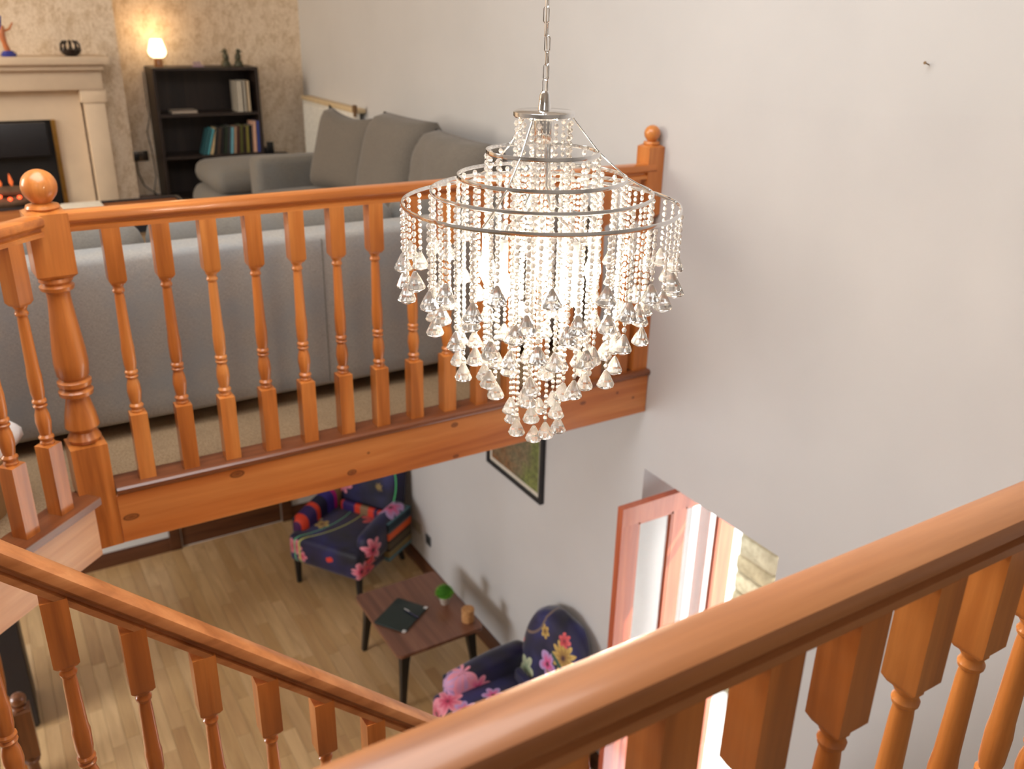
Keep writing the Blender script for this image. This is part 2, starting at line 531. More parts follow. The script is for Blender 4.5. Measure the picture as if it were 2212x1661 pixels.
bm = bmesh.new(); lathe(bm, [(0.0, -0.06), (0.022, -0.055), (0.028, -0.04), (0.012, -0.02), (0.02, 0.0)], 12)
bm.transform(Matrix.Rotation(-PI / 2, 4, 'X') @ Matrix.Scale(1, 4)); bm.transform(Matrix.Translation((D1 - 0.09, YBL - 0.005, 1.02)))
obj('door_knob', bm, brass, door)
tr = struct('trim_1', B(D0 - 0.08, D0 + 0.01, YBL - 0.028, YBL, 0, 2.06, bev=0.006), skirt_x)
tr = struct('trim_2', B(D1 - 0.01, D1 + 0.08, YBL - 0.028, YBL, 0, 2.06, bev=0.006), skirt_x)
tr = struct('trim_3', B(D0 - 0.08, D1 + 0.08, YBL - 0.03, YBL, 2.06, 2.15, bev=0.006), skirt_x)
# upper skirtings
skz = MF - 0.012
skirting('baseboard_chimney', (0.99, YC), (1.115, YC), 1, skirt_x, z=skz)
skirting('baseboard_chimney_return', (1.115, YC - 0.02), (1.115, YB), 1, skirt_y, z=skz)
skirting('baseboard_alcove', (1.135, YB), (W, YB), 1, skirt_x, z=skz)

# gallery beam and fascias
bm = B(XN + 0.055, W, YR, YR + 0.05, EZ - 1.772, MF - 0.03, bev=0.003, seg=1)
struct('trim_beam', bm, pine_beam)
bm = bmesh.new()
prism(bm, [(0.004, 0), (0.108, 0), (0.108, -0.03), (0.004, -0.03), (0.0, -0.026), (-0.006, -0.018), (-0.006, -0.008), (0.0, -0.002)], (W, YR - 0.006, MF), (XN + 0.06, YR - 0.006, MF))
struct('trim_beam_cap', bm, wood_dark)
CH0 = Vector((XN - 0.04, YR - 0.02, 0)); CHD = Vector((-0.733, -0.68, 0)).normalized()
CH1 = CH0 + CHD * 1.12
ANG = math.atan2(CHD.y, CHD.x)
def chamfer(name, s0, s1, z0, z1, t0, t1, mat):
    """board along the cut corner; local x runs along it, local y to the stairwell side"""
    return struct(name, B(s0, s1, t0, t1, z0, z1, bev=0.002, seg=1), mat, loc=(CH0.x, CH0.y, 0), rot=(0, 0, ANG))
chamfer('trim_chamfer_fascia', 0.0, 1.1, EZ - 1.772, MF - 0.03, -0.02, 0.03, pine_pale)
chamfer('trim_chamfer_cap', -0.02, 1.1, MF - 0.03, MF, -0.075, 0.045, wood_dark)
struct('trim_landing_fascia', B(-0.62, W, 0.52, 0.57, EZ - 1.772, MF - 0.03), pine_x)
struct('trim_landing_cap', B(-0.62, W, 0.485, 0.585, MF - 0.03, MF), wood_dark)
struct('trim_side_fascia', B(-0.63, -0.60, 0.58, 1.9, EZ - 1.772, MF - 0.03), pine_x)

# ================================================================== BALUSTRADES
def sq(bm, hw, z0, z1, ch0=0.0, ch1=0.0, bev=0.003):
    """square block, chamfered into the turning at either end"""
    rings = []
    def ring(h, z): rings.append([bm.verts.new((sx * h, sy * h, z)) for sx, sy in ((-1, -1), (1, -1), (1, 1), (-1, 1))])
    if ch0: ring(hw * 0.74, z0 - 0.0)
    ring(hw, z0 + ch0); ring(hw, z1 - ch1)
    if ch1: ring(hw * 0.62, z1)
    for a, b in zip(rings, rings[1:]):
        for k in range(4): bm.faces.new((a[k], a[(k + 1) % 4], b[(k + 1) % 4], b[k]))
    bm.faces.new(rings[0][::-1]); bm.faces.new(rings[-1])

def baluster_bm(H, hw=0.0275, top_sq=0.185, base_sq=0.25):
    """height H, origin at the foot: square foot, vase, rings, tapering shaft, square top"""
    bm = bmesh.new()
    sq(bm, hw, 0, base_sq, 0, 0.004)
    zt = H - top_sq
    sq(bm, hw, zt, H, 0.012, 0)
    b = base_sq
    prof = [(0.020, b - 0.004), (0.022, b + 0.006), (0.018, b + 0.012), (0.023, b + 0.018), (0.0235, b + 0.024), (0.017, b + 0.032), (0.0195, b + 0.045),
            (0.0235, b + 0.075), (0.0215, b + 0.10), (0.0160, b + 0.122), (0.020, b + 0.127), (0.0215, b + 0.132), (0.016, b + 0.137),
            (0.0215, b + 0.143), (0.0215, b + 0.149), (0.017, b + 0.155), (0.0205, b + 0.175), (0.0215, b + 0.23),
            (0.0190, (b + zt) / 2 + 0.03), (0.0160, zt - 0.055), (0.0145, zt - 0.034), (0.0185, zt - 0.030), (0.0195, zt - 0.024), (0.0165, zt - 0.018),
            (0.0160, zt - 0.012), (0.021, zt - 0.004), (0.0205, zt + 0.004)]
    lathe(bm, prof, 14)
    return bm
ZU = ZR - 0.062       # underside of the rail
BAL_H = ZU - MF
bal_mesh = None
def rail_profile(w=0.070, h=0.062):
    a = w / 2
    return [(-a * .55, 0), (-a * .9, -0.004), (-a, -0.012), (-a, -0.026), (-a * .82, -0.034), (-a * .52, -0.038), (-a * .52, -0.045), (-a * .78, -0.049), (-a * .78, -h),
            (a * .78, -h), (a * .78, -0.049), (a * .52, -0.045), (a * .52, -0.038), (a * .82, -0.034), (a, -0.026), (a, -0.012), (a * .9, -0.004), (a * .55, 0)]

def newel_bm(hw, z0, z_blk1, z_blk2, z_top, ball_r, s=1.0, seg=20):
    bm = bmesh.new()
    sq(bm, hw, z0, z_blk1, 0, 0.006)
    sq(bm, hw, z_blk2, z_top, 0.014, 0.010)
    L = z_blk2 - z_blk1
    f = lambda r, t: (r * hw, z_blk1 + t * L)
    prof = [f(.80, 0), f(.92, .025), f(.80, .05), f(.72, .07), f(.95, .10), f(.86, .17), f(.66, .26), f(.62, .285), f(.90, .30), f(.94, .325), f(.70, .345),
            f(.90, .36), f(.92, .385), f(.70, .40), f(.86, .42), f(.92, .50), f(.88, .58), f(.66, .80), f(.60, .88), f(.62, .915), f(.86, .93), f(.90, .95), f(.74, .965), f(.88, .98), f(.84, 1.0)]
    lathe(bm, prof, seg)
    c = z_top + ball_r * 1.28
    pr = [(hw * .62, z_top - 0.012), (hw * .86, z_top + 0.004), (hw * .80, z_top + 0.012), (ball_r * .5, c - ball_r * .94)]
    for k in range(1, 12):
        a = -PI / 2 + 0.6 + (PI - 0.6) * k / 12
        pr.append((ball_r * math.cos(a), c + ball_r * math.sin(a)))
    pr.append((0, c + ball_r))
    lathe(bm, pr, seg)
    return bm

# gallery balustrade (straight run to the wall)
gb = thing('gallery_balustrade', 'turned pine balustrade in front of the grey sofa, running from round-headed newel to right wall', 'balustrade', (1.4, YR + 0.048, MF))
YBAL = YR + 0.048
b0 = obj('baluster', baluster_bm(BAL_H), pine_z, gb, (0.353 - 1.4 + 0.008, 0, 0))
xs = [0.353 + 0.008 + 0.1502 * i for i in range(1, 15)]
for x in xs:
    inst(b0, 'baluster', gb, (x - 1.4, 0, 0))
bm = bmesh.new(); prism(bm, rail_profile(), (XN, YBAL, ZR), (W - 0.04, YBAL, ZR))
obj('handrail', bm, pine_x, gb, world=True)
bm = newel_bm(0.058, EZ - 1.775 - MF, EZ - 1.375 - MF, EZ - 0.80 - MF, EZ - 0.585 - MF, 0.052)
obj('newel_post', bm, pine_z, gb, (XN - 0.005 - 1.4, 0.012, 0), (0, 0, math.radians(4)))
bm = newel_bm(0.042, 0, 0.30, 0.72, EZ - 0.515 - MF, 0.035)
obj('wall_newel_post', bm, pine_z, gb, (W - 0.043 - 1.4, 0.012, 0))
# chamfered run to the left
c0 = Vector((XN, YBAL - 0.01, MF)); 
cb = thing('chamfered_balustrade', 'short angled pine balustrade left of the round-headed newel, at the left edge', 'balustrade', c0)
ang = math.atan2(CHD.y, CHD.x)
for k in range(6):
    d = 0.165 + 0.15 * k
    inst(b0, 'baluster', cb, CHD * d, (0, 0, ang))
bm = bmesh.new(); prism(bm, rail_profile(), c0 + CHD * 0.05 + Vector((0, 0, ZR - MF)), c0 + CHD * 1.13 + Vector((0, 0, ZR - MF)))
obj('handrail', bm, pine_x, cb, world=True)
bm = newel_bm(0.05, 0, 0.30, 0.74, EZ - 0.52 - MF, 0.045)
obj('newel_post', bm, pine_z, cb, CHD * 1.16, (0, 0, ang))
# landing balustrade nearest the camera
YL = 0.541
lb = thing('landing_balustrade', 'blurred pine balustrade crossing the lower right corner closest to the viewer', 'balustrade', (0.8, YL, MF))
for k in range(-7, 12):
    x = 0.833 + 0.1495 * k
    if x < W - 0.05: inst(b0, 'baluster', lb, (x - 0.8, 0, 0))
pine_skylit = wood('pine_handrail_skylit', srgb(204, 142, 92), srgb(182, 118, 70), srgb(142, 84, 44), 'X', rough=0.34, coat=0.3)  # same pine, less saturated: diffuse sky light on the rails put into the colour
bm = bmesh.new(); prism(bm, rail_profile(0.070, 0.062), (-0.62, YL, ZR), (W, YL, ZR))
obj('handrail', bm, pine_skylit, lb, world=True)
# stair balustrade, going down to the right
YS = 1.90; SL = -0.94
zs = lambda x: 3.155 + SL * (x + 0.082)        # top of the rail
sb = thing('stair_balustrade', 'pine stair balustrade sloping down from lower left towards the landing rail', 'balustrade', (0.0, YS, zs(0) - 0.95))
x0s, x1s = -0.56, 2.2
bm = bmesh.new(); prism(bm, rail_profile(), (x0s, YS, zs(x0s) + 0.012), (x1s, YS, zs(x1s) + 0.012))
obj('handrail', bm, pine_skylit, sb, world=True)
HB = 0.86
bs = obj('baluster', baluster_bm(HB), pine_z, sb, (-0.006, 0, zs(-0.006) - 0.075 - HB - sb.location.z))
for k in list(range(-3, 0)) + list(range(1, 15)):
    x = -0.006 + 0.145 * k
    inst(bs, 'baluster', sb, (x, 0, zs(x) - 0.075 - HB - sb.location.z))
bm = bmesh.new()
v = [(x0s, zs(x0s) - 0.93), (x1s, zs(x1s) - 0.93), (x1s, zs(x1s) - 1.2), (x0s, zs(x0s) - 1.2)]
a = [bm.verts.new((x, YS - 0.03, z)) for x, z in v]; b = [bm.verts.new((x, YS + 0.03, z)) for x, z in v]
for i in range(4): bm.faces.new((a[i], a[(i + 1) % 4], b[(i + 1) % 4], b[i]))
bm.faces.new(a[::-1]); bm.faces.new(b); bmesh.ops.recalc_face_normals(bm, faces=bm.faces[:])
obj('string_board', bm, pine_x, sb, world=True, smooth=0)
bm = newel_bm(0.045, -1.25, 0.30, 0.74, 0.98, 0.04)
obj('newel_post', bm, pine_z, sb, (x1s + 0.04, 0, zs(x1s) - 0.98 - sb.location.z))
# treads below (out of the frame, they carry the string)
st = thing('staircase', 'carpeted stair flight below the sloping balustrade', 'staircase', (0.8, 1.25, 0))
for k in range(13):
    xa = -0.58 + 0.216 * k
    zt = MF - 0.203 * (k + 1)
    if zt < 0.02: break
    obj('tread', B(xa, xa + 0.25, 0.60, YS - 0.03, zt - 0.04, zt, bev=0.006), carpet_m, st, world=True)
    obj('riser', B(xa - 0.0, xa + 0.02, 0.60, YS - 0.03, zt - 0.0, zt + 0.163), skirt_x, st, world=True, smooth=0)

# ================================================================== EXTERIOR DOOR (right wall)
dl = struct('door_2', B(2.372, 3.14, 2.835, 2.875, 0.02, 0.24, bev=0.002, seg=1), redwood, smooth=0)   # bottom rail of the open leaf
zt = 2.05
yl0, yl1 = 2.835, 2.875
obj('door_stile', B(2.372, 2.475, yl0, yl1, 0.24, zt - 0.10), redwood, dl, smooth=0)
obj('door_stile', B(2.695, 2.775, yl0, yl1, 0.24, zt - 0.10), redwood, dl, smooth=0)
obj('door_stile', B(3.03, 3.14, yl0, yl1, 0.24, zt - 0.10), redwood, dl, smooth=0)
obj('door_top_rail', B(2.372, 3.14, yl0, yl1, zt - 0.10, zt), redwood, dl, smooth=0)
obj('door_lock_rail', B(2.475, 3.03, yl0, yl1, 0.62, 0.80), redwood, dl, smooth=0)
for a_, b_ in ((2.475, 2.695), (2.775, 3.03)):
    obj('door_lower_panel', B(a_, b_, yl0 + 0.012, yl1 - 0.012, 0.24, 0.62), redwood, dl, smooth=0)
    obj('glass_pane', B(a_, b_, yl0 + 0.017, yl0 + 0.021, 0.80, zt - 0.10), glass_m, dl, smooth=0)
    bmb = bmesh.new()
    for zz in (0.80, zt - 0.112): box(bmb, a_, b_, yl0 + 0.002, yl0 + 0.014, zz, zz + 0.012)
    for xx_ in (a_, b_ - 0.012): box(bmb, xx_, xx_ + 0.012, yl0 + 0.002, yl0 + 0.014, 0.80, zt - 0.10)
    obj('glazing_bead', bmb, redwood, dl, smooth=0)
# frame on the outer face of the opening
xf0, xf1 = W + TH - 0.14, W + TH - 0.05
fr = struct('trim_door_frame', B(xf0 + 0.03, xf1, DY0, DY1, 0, 0.03), redwood, smooth=0)
obj('frame_post', B(xf0 + 0.2, xf1 + 0.1, DY1 - 0.075, DY1, 0.03, DZ - 0.03), redwood, fr, smooth=0)
obj('frame_post', B(xf0 + 0.2, xf1 + 0.1, DY0, DY0 + 0.03, 0.03, DZ - 0.03), redwood, fr, smooth=0)
obj('frame_head', B(xf0 + 0.2, xf1 + 0.1, DY0, DY1, DZ - 0.03, DZ + 0.03), redwood, fr, smooth=0)

# outside: paving and a stone wall
pav = struct('ground_outside', B(W + TH, 14, -4, 14, -0.25, -0.06), plain('pale_paving', srgb(225, 222, 214), 0.8), smooth=0)
stone_m = NT('rubble_stone', 0.9, 0, 0.2)
oi = stone_m.n.new('ShaderNodeObjectInfo')
cst = stone_m.ramp(oi.outputs['Random'], [(0, srgb(150, 136, 108)), (0.4, srgb(186, 172, 140)), (0.75, srgb(170, 160, 136)), (1, srgb(206, 192, 160))])
nst = stone_m.noise(stone_m.tc(), 14, 5, 0.7)
stone_m.color(stone_m.mix(stone_m.ramp(nst, [(0.35, (0.5,) * 3), (0.65, (0, 0, 0))]), cst, srgb(96, 84, 62))); stone_m.bump(nst, 0.6, 0.02)
sw_x, sw_y = 3.80, 3.05
sw = struct('wall_outside_stone', B(sw_x + 0.03, sw_x + 2.9, sw_y + 0.05, sw_y + 0.34, -0.06, 2.6), plain('lime_mortar', srgb(176, 164, 138), 0.9), smooth=0)
z = -0.06
while z < 2.55:
    hgt = random.uniform(0.11, 0.19); x = sw_x + random.uniform(-0.01, 0.01)
    while x < sw_x + 1.6:
        w_ = random.uniform(0.16, 0.34)
        bmx = bmesh.new()
        vs = box(bmx, 0.006, w_ - 0.006, -0.035, 0.30 if x < sw_x + 0.05 else 0.03, 0.006, hgt - 0.006, bev=0.018, seg=1)
        for v_ in bmx.verts: v_.co += Vector((random.uniform(-.007, .007), random.uniform(-.008, .008), random.uniform(-.007, .007)))
        obj('stone', bmx, stone_m.m, sw, (x, sw_y + 0.04, z), smooth=60)
        x += w_
    z += hgt

# ================================================================== CHANDELIER
CX, CY = 0.915, 1.400
zp, z1, z2, z3, z4 = 4.045, 3.975, 3.930, 3.903, 3.881
ch = thing('chandelier', 'round tiered crystal bead chandelier with lit bulbs hanging by a chrome chain', 'chandelier', (CX, CY, 3.383))
def W2(*p): return Vector(p)
bm = bmesh.new()
lathe(bm, [(0.0, zp - 0.010), (0.053, zp - 0.010), (0.056, zp - 0.007), (0.056, zp), (0.050, zp + 0.003), (0.012, zp + 0.004), (0.009, zp + 0.03), (0.005, zp + 0.036), (0, zp + 0.036)], 40, (CX, CY))
obj('top_plate', bm, chrome, ch, world=True)
bm = bmesh.new()
lathe(bm, [(0, zp - 0.055), (0.016, zp - 0.055), (0.018, zp - 0.05), (0.018, zp - 0.015), (0.012, zp - 0.010)], 20, (CX, CY))
obj('hub', bm, chrome, ch, world=True)
rings = [(0.104, z1), (0.157, z2), (0.207, z3), (0.260, z4)]
for r, z in rings:
    bm = bmesh.new()
    n = 72
    prof = [(-0.0012, -0.0035), (0.0012, -0.0035), (0.0016, 0), (0.0012, 0.0035), (-0.0012, 0.0035), (-0.0016, 0)]
    rr = [[bm.verts.new((CX + math.cos(2 * PI * k / n) * (r + a), CY + math.sin(2 * PI * k / n) * (r + a), z + b)) for a, b in prof] for k in range(n)]
    for k in range(n):
        a, b = rr[k], rr[(k + 1) % n]
        for i in range(6): bm.faces.new((a[i], b[i], b[(i + 1) % 6], a[(i + 1) % 6]))
    bmesh.ops.recalc_face_normals(bm, faces=bm.faces[:])
    obj('ring', bm, chrome, ch, world=True)
for k in range(3):     # stay rods from plate to rings
    a = math.radians(215 + 120 * k)
    dv = Vector((math.cos(a), math.sin(a), 0))
    bm = bmesh.new()
    tube(bm, [Vector((CX, CY, zp - 0.006)) + dv * 0.050] + [Vector((CX, CY, z)) + dv * r for r, z in rings], 0.0016, 6)
    obj('stay_rod', bm, chrome, ch, world=True)
# central stem tubes and arms with candle sockets
bulb_m = emis('lit_bulb', (1.0, 0.86, 0.62), 28.0)
bulb_xy = []
for k in range(5):
    a = math.radians(200 + 72 * k)
    dv = Vector((math.cos(a), math.sin(a), 0)); base = Vector((CX, CY, 0))
    bm = bmesh.new()
    pts = [base + dv * 0.012 + Vector((0, 0, zp - 0.055)), base + dv * 0.014 + Vector((0, 0, zp - 0.13)), base + dv * 0.03 + Vector((0, 0, zp - 0.17)),
           base + dv * 0.07 + Vector((0, 0, zp - 0.185)), base + dv * 0.10 + Vector((0, 0, zp - 0.195)), base + dv * 0.11 + Vector((0, 0, zp - 0.215))]
    tube(bm, pts, 0.003, 6)
    obj('arm', bm, chrome, ch, world=True)
    zc = zp - 0.215
    bm = bmesh.new(); c2 = base + dv * 0.11
    lathe(bm, [(0, zc - 0.062), (0.009, zc - 0.062), (0.009, zc - 0.004), (0.006, zc), (0, zc)], 12, (c2.x, c2.y))
    sk_ = obj('lamp_holder', bm, white_metal, ch, world=True)
    bm = bmesh.new(); zb = zc - 0.062
    lathe(bm, [(0, zb - 0.062), (0.006, zb - 0.055), (0.012, zb - 0.042), (0.0165, zb - 0.026), (0.015, zb - 0.012), (0.009, zb)], 14, (c2.x, c2.y))
    bo = obj('bulb', bm, bulb_m, ch, world=True)
    bulb_xy.append((c2.x, c2.y, zb - 0.03))
for (bx_, by_, bz_) in bulb_xy:
    d = bpy.data.lights.new('bulb_glow', 'POINT'); d.energy = 13.0; d.color = (1.0, 0.84, 0.64); d.shadow_soft_size = 0.03
    o = bpy.data.objects.new('bulb_glow', d); C.objects.link(o); o.parent = ch
    o.location = Vector((bx_, by_, bz_)) - Vector(ch.location)
# bead strands: two faceted bead sizes joined by wire loops
def strand_bm(L, pitch=0.0118, r=0.0048):
    bm = bmesh.new()
    n = max(2, int(L / pitch))
    for i in range(n):
        z = -pitch * (i + 0.6)
        rr_ = r * (1.0 if i % 2 == 0 else 0.86)
        lathe(bm, [(0, z - rr_ * 1.1), (rr_ * .62, z - rr_ * .85), (rr_, z), (rr_ * .62, z + rr_ * .85), (0, z + rr_ * 1.1)], 7)
    return bm
def loops_bm(L, pitch=0.0118):
    bm = bmesh.new()
    n = max(2, int(L / pitch))
    for i in range(n):
        z = -pitch * (i + 1.1)
        a0 = (i % 2) * 1.2
        pts = [(math.cos(t) * 0.0032 * math.cos(a0), math.cos(t) * 0.0032 * math.sin(a0), z + math.sin(t) * 0.0042) for t in [k * PI / 3 for k in range(6)]]
        tube(bm, pts, 0.00035, 3, closed=True)
    return bm
def pendant_bm():
    bm = bmesh.new()
    lathe(bm, [(0, -0.0405), (0.006, -0.0385), (0.0165, -0.033), (0.0175, -0.0295), (0.0105, -0.014), (0.0035, -0.0015), (0, 0)], 10)
    return bm
pend_src = bpy.data.meshes.new('pendant')
b_ = pendant_bm(); b_.normal_update(); b_.to_mesh(pend_src); b_.free(); pend_src.materials.append(pend_m)
cache = {}
def strand_mesh(L):
    k = round(L / 0.0118)
    if k not in cache:
        ms = []
        for f, m in ((strand_bm, bead_m), (loops_bm, chrome)):
            b_ = f(k * 0.0118 + 1e-5); me = bpy.data.meshes.new('strand')
            b_.to_mesh(me); b_.free(); me.materials.append(m); ms.append(me)
        cache[k] = (ms, k * 0.0118)
    return cache[k]
def add_strand(x, y, z, L):
    (me, mw_), Lr = strand_mesh(L - 0.042)
    o = bpy.data.objects.new('bead_strand', me); C.objects.link(o); o.parent = ch
    o.location = (x - CX, y - CY, z - ch.location.z); o.rotation_euler = (0, 0, random.uniform(0, 6))
    w_ = bpy.data.objects.new('wire_loop_chain', mw_); C.objects.link(w_); w_.parent = o
    p = bpy.data.objects.new('pendant', pend_src); C.objects.link(p); p.parent = o
    p.location = (0, 0, -Lr - 0.003); p.rotation_euler = (random.uniform(-.06, .06), random.uniform(-.06, .06), random.uniform(0, 6))
spec = [(0.260, z4, 34, 0.130, 0.035), (0.207, z3, 30, 0.225, 0.045), (0.157, z2, 24, 0.325, 0.05), (0.104, z1, 18, 0.405, 0.05), (0.050, zp - 0.010, 10, 0.58, 0.04)]
for r, z, n, L, dl_ in spec:
    off = random.uniform(0, 0.2)
    for k in range(n):
        a = 2 * PI * k / n + off + random.uniform(-0.02, 0.02)
        add_strand(CX + r * math.cos(a), CY + r * math.sin(a), z - 0.003, L + (dl_ if k % 2 else 0) + random.uniform(-0.008, 0.008))
add_strand(CX, CY, zp - 0.055, zp - 0.055 - 3.385)
# chain and flex
ct = thing('chandelier_chain', 'chrome link chain and clear flex holding up the crystal chandelier', 'chain', (CX, CY, zp + 0.036))
lk = bmesh.new()
hl, rl = 0.0135, 0.0052
pts = [(rl * math.cos(t), 0, (hl - rl) * (1 if math.sin(t) >= 0 else -1) + rl * math.sin(t)) for t in [PI * (k + .5) / 6 for k in range(12)]]
tube(lk, pts, 0.0011, 5, closed=True)
nlink = int((ZC - zp - 0.036) / 0.0235)
l0 = obj('chain_link', lk, chrome, ct, (0, 0, 0.008))
for k in range(1, nlink):
    inst(l0, 'chain_link', ct, (0.0015 * math.sin(k * .9), 0.0015 * math.cos(k * 1.3), 0.008 + 0.0235 * k), (0, 0, 0.5 + (PI / 2) * (k % 2)))
bm = bmesh.new()
tube(bm, [(0.006 * math.sin(k * 0.55 + 1), 0.005 * math.cos(k * 0.43), k * 0.02 - 0.004) for k in range(int((ZC - zp - 0.036) / 0.02) + 1)], 0.0017, 6)
obj('flex', bm, plain('clear_flex', srgb(224, 214, 200), 0.25), ct)

# ================================================================== SOFAS (upper sitting room)
ZF = MF - 0.012
sa = thing('rail_side_sofa', 'grey corner sofa section with its back to the gallery balustrade', 'sofa', (1.0, 3.9, ZF))
def PS(name, root, mat, *a, **k):
    bm = S(*a, **k); return obj(name, bm, mat, root, world=True, smooth=60)
# A: back towards the camera
PS('backrest', sa, grey_back, -0.75, 2.345, 3.42, 3.62, ZF + 0.06, MF + 0.705, bev=0.03, n=10)
obj('back_seam', B(1.18, 1.184, 3.417, 3.424, ZF + 0.08, MF + 0.69), grey_fab, sa, world=True, smooth=0)
PS('seat_base', sa, grey_fab, -0.75, 2.345, 3.60, 4.40, ZF + 0.06, MF + 0.30, bev=0.04, n=10)
for k, (xa, xb) in enumerate(((-0.73, 0.56), (0.57, 1.62), (1.63, 2.335))):
    PS('seat_cushion', sa, grey_fab, xa, xb, 3.66, 4.42, MF + 0.29, MF + 0.45, bev=0.06, crown=0.02)
    PS('back_cushion', sa, grey_fab, xa + 0.01, xb - 0.01, 3.62, 3.86, MF + 0.42, MF + 0.775, bev=0.09, side=0.01)
for xa in (-0.68, 2.26):
    for ya in (3.5, 4.3): obj('foot', B(xa, xa + 0.05, ya, ya + 0.05, ZF, ZF + 0.07), black, sa, world=True, smooth=0)
# B: along the right wall
sbb = thing('corner_sofa', 'grey sofa section along the right wall with three loose back cushions', 'sofa', (2.1, 5.1, ZF))
PS('backrest', sbb, grey_warm, 2.36, 2.56, 3.44, 6.05, ZF + 0.06, MF + 0.72, bev=0.05, n=10)
PS('seat_base', sbb, grey_warm, 1.62, 2.40, 4.42, 5.85, ZF + 0.06, MF + 0.30, bev=0.04)
PS('seat_cushion', sbb, grey_warm, 1.58, 2.36, 5.10, 5.84, MF + 0.28, MF + 0.45, bev=0.06, crown=0.02)
PS('seat_cushion', sbb, grey_warm, 1.58, 2.36, 4.44, 5.08, MF + 0.28, MF + 0.45, bev=0.06, crown=0.02)
PS('armrest', sbb, grey_fab, 1.62, 2.40, 5.86, 6.06, ZF + 0.06, MF + 0.64, bev=0.05)
for ya in (4.5, 5.9): obj('foot', B(1.68, 1.73, ya, ya + 0.05, ZF, ZF + 0.07), black, sbb, world=True, smooth=0)
def cushion(name, label, loc, w, h, t, rz, tilt, mat, roll=0.0, **k):
    bm = bmesh.new(); pillow(bm, w, h, t, **k)
    bm.transform(Matrix.Rotation(tilt, 4, 'X') @ Matrix.Rotation(roll, 4, 'Y'))
    o = obj(name, bm, mat, None, loc, (0, 0, rz), smooth=80)
    tag(o, label, 'cushion', 'loose cushions on the wall side sofa'); return o
cushion('scatter_cushion', 'square grey cushion with two pointed corners, farthest along the wall side sofa', (2.13, 5.50, MF + 0.70), 0.66, 0.56, 0.26, -PI / 2 + 0.25, -0.30, grey_warm, pinch=0.10, sag=0.04)
cushion('scatter_cushion', 'plump rounded grey cushion in the middle of the wall side sofa', (2.18, 4.86, MF + 0.70), 0.66, 0.58, 0.34, -PI / 2 + 0.05, -0.25, grey_warm, pinch=0.02, exp=0.5)
cushion('scatter_cushion', 'creased grey cushion nearest the rail on the wall side sofa', (2.18, 4.17, MF + 0.69), 0.76, 0.54, 0.34, -PI / 2 - 0.03, -0.25, grey_warm, pinch=0.03, exp=0.5, wr=0.012)
ot = thing('footstool', 'grey upholstered footstool with thick top cushion, beyond the sofa arm', 'footstool', (1.9, 6.75, ZF))
for xa in (1.52, 2.25):
    for ya in (6.48, 7.08): obj('foot', B(xa, xa + 0.05, ya, ya + 0.05, ZF, ZF + 0.06), black, ot, world=True, smooth=0)
PS('base', ot, grey_fab, 1.47, 2.35, 6.42, 7.18, ZF + 0.05, MF + 0.31, bev=0.10, side=0.03)
PS('top_cushion', ot, grey_fab, 1.50, 2.35, 6.45, 7.18, MF + 0.30, MF + 0.47, bev=0.08, crown=0.03)

# ================================================================== FIREPLACE
fp = thing('fireplace', 'cream stone fireplace surround with a glowing fire on the wallpapered chimney breast', 'fireplace', (0.18, YC - 0.1, ZF))
fc = 0.18
def FB(name, mat, *a, **k): return obj(name, B(*a, **k), mat, fp, world=True)
FB('mantel_shelf', cream, 2 * fc - 1.00, 1.00, 7.05, YC, 3.815, 3.868, bev=0.008)
FB('mantel_moulding', cream, 2 * fc - 0.965, 0.965, 7.10, YC, 3.775, 3.815, bev=0.012)
FB('frieze', cream, 2 * fc - 0.95, 0.95, 7.16, YC, 3.645, 3.775, bev=0.003)
for s in (1, -1):
    X = lambda x: fc + s * (x - fc)
    def FX(name, mat, x0, x1, *a, **k):
        xa, xb = sorted((X(x0), X(x1))); return FB(name, mat, xa, xb, *a, **k)
    FX('capital', cream, 0.795, 0.965, 7.175, YC, 3.555, 3.645, bev=0.006)
    FX('pilaster', cream, 0.815, 0.950, 7.19, YC, ZF + 0.10, 3.555, bev=0.003)
    FX('plinth', cream, 0.80, 0.965, 7.175, YC, ZF, ZF + 0.10, bev=0.004)
    FX('back_panel', cream, 0.615, 0.80, 7.28, YC, ZF, 3.645)
FB('back_panel', cream, fc - 0.435, fc + 0.435, 7.28, YC, 3.44, 3.645)
FB('firebox', black, fc - 0.435, fc + 0.435, 7.335, YC, ZF, 3.44)
FB('hood', black_soft, fc - 0.37, fc + 0.37, 7.22, 7.335, 3.20, 3.43, bev=0.01)
FB('brass_trim', brass, fc + 0.405, fc + 0.435, 7.265, 7.285, ZF + 0.05, 3.44)
FB('brass_trim', brass, fc - 0.435, fc - 0.405, 7.265, 7.285, ZF + 0.05, 3.44)
FB('hearth', black, 2 * fc - 1.0, 1.0, 6.85, 7.19, ZF, ZF + 0.05, bev=0.006)
ember = emis('glowing_ember', (1.0, 0.10, 0.03), 3.0)
flame = emis('flame', (1.0, 0.20, 0.05), 0.35)
logs = plain('log', srgb(120, 92, 70), 0.9, 0, 0, 0.2, 12)
for k, (xa, za, ya, l, rz) in enumerate(((fc - 0.1, 2.84, 7.24, 0.5, 0.1), (fc + 0.12, 2.90, 7.22, 0.42, -0.12), (fc, 2.97, 7.25, 0.46, 0.05), (fc + 0.05, 2.76, 7.2, 0.6, 0.0))):
    bm = bmesh.new(); tube(bm, [(-l / 2, 0, 0), (-l / 4, 0.005, 0.006), (0, 0, 0), (l / 4, -0.004, 0.005), (l / 2, 0, 0)], [0.03, 0.035, 0.033, 0.035, 0.028], 10)
    bm.transform(Matrix.Translation((xa, ya, za)) @ Matrix.Rotation(rz, 4, 'Y'))
    obj('log', bm, logs, fp, world=True)
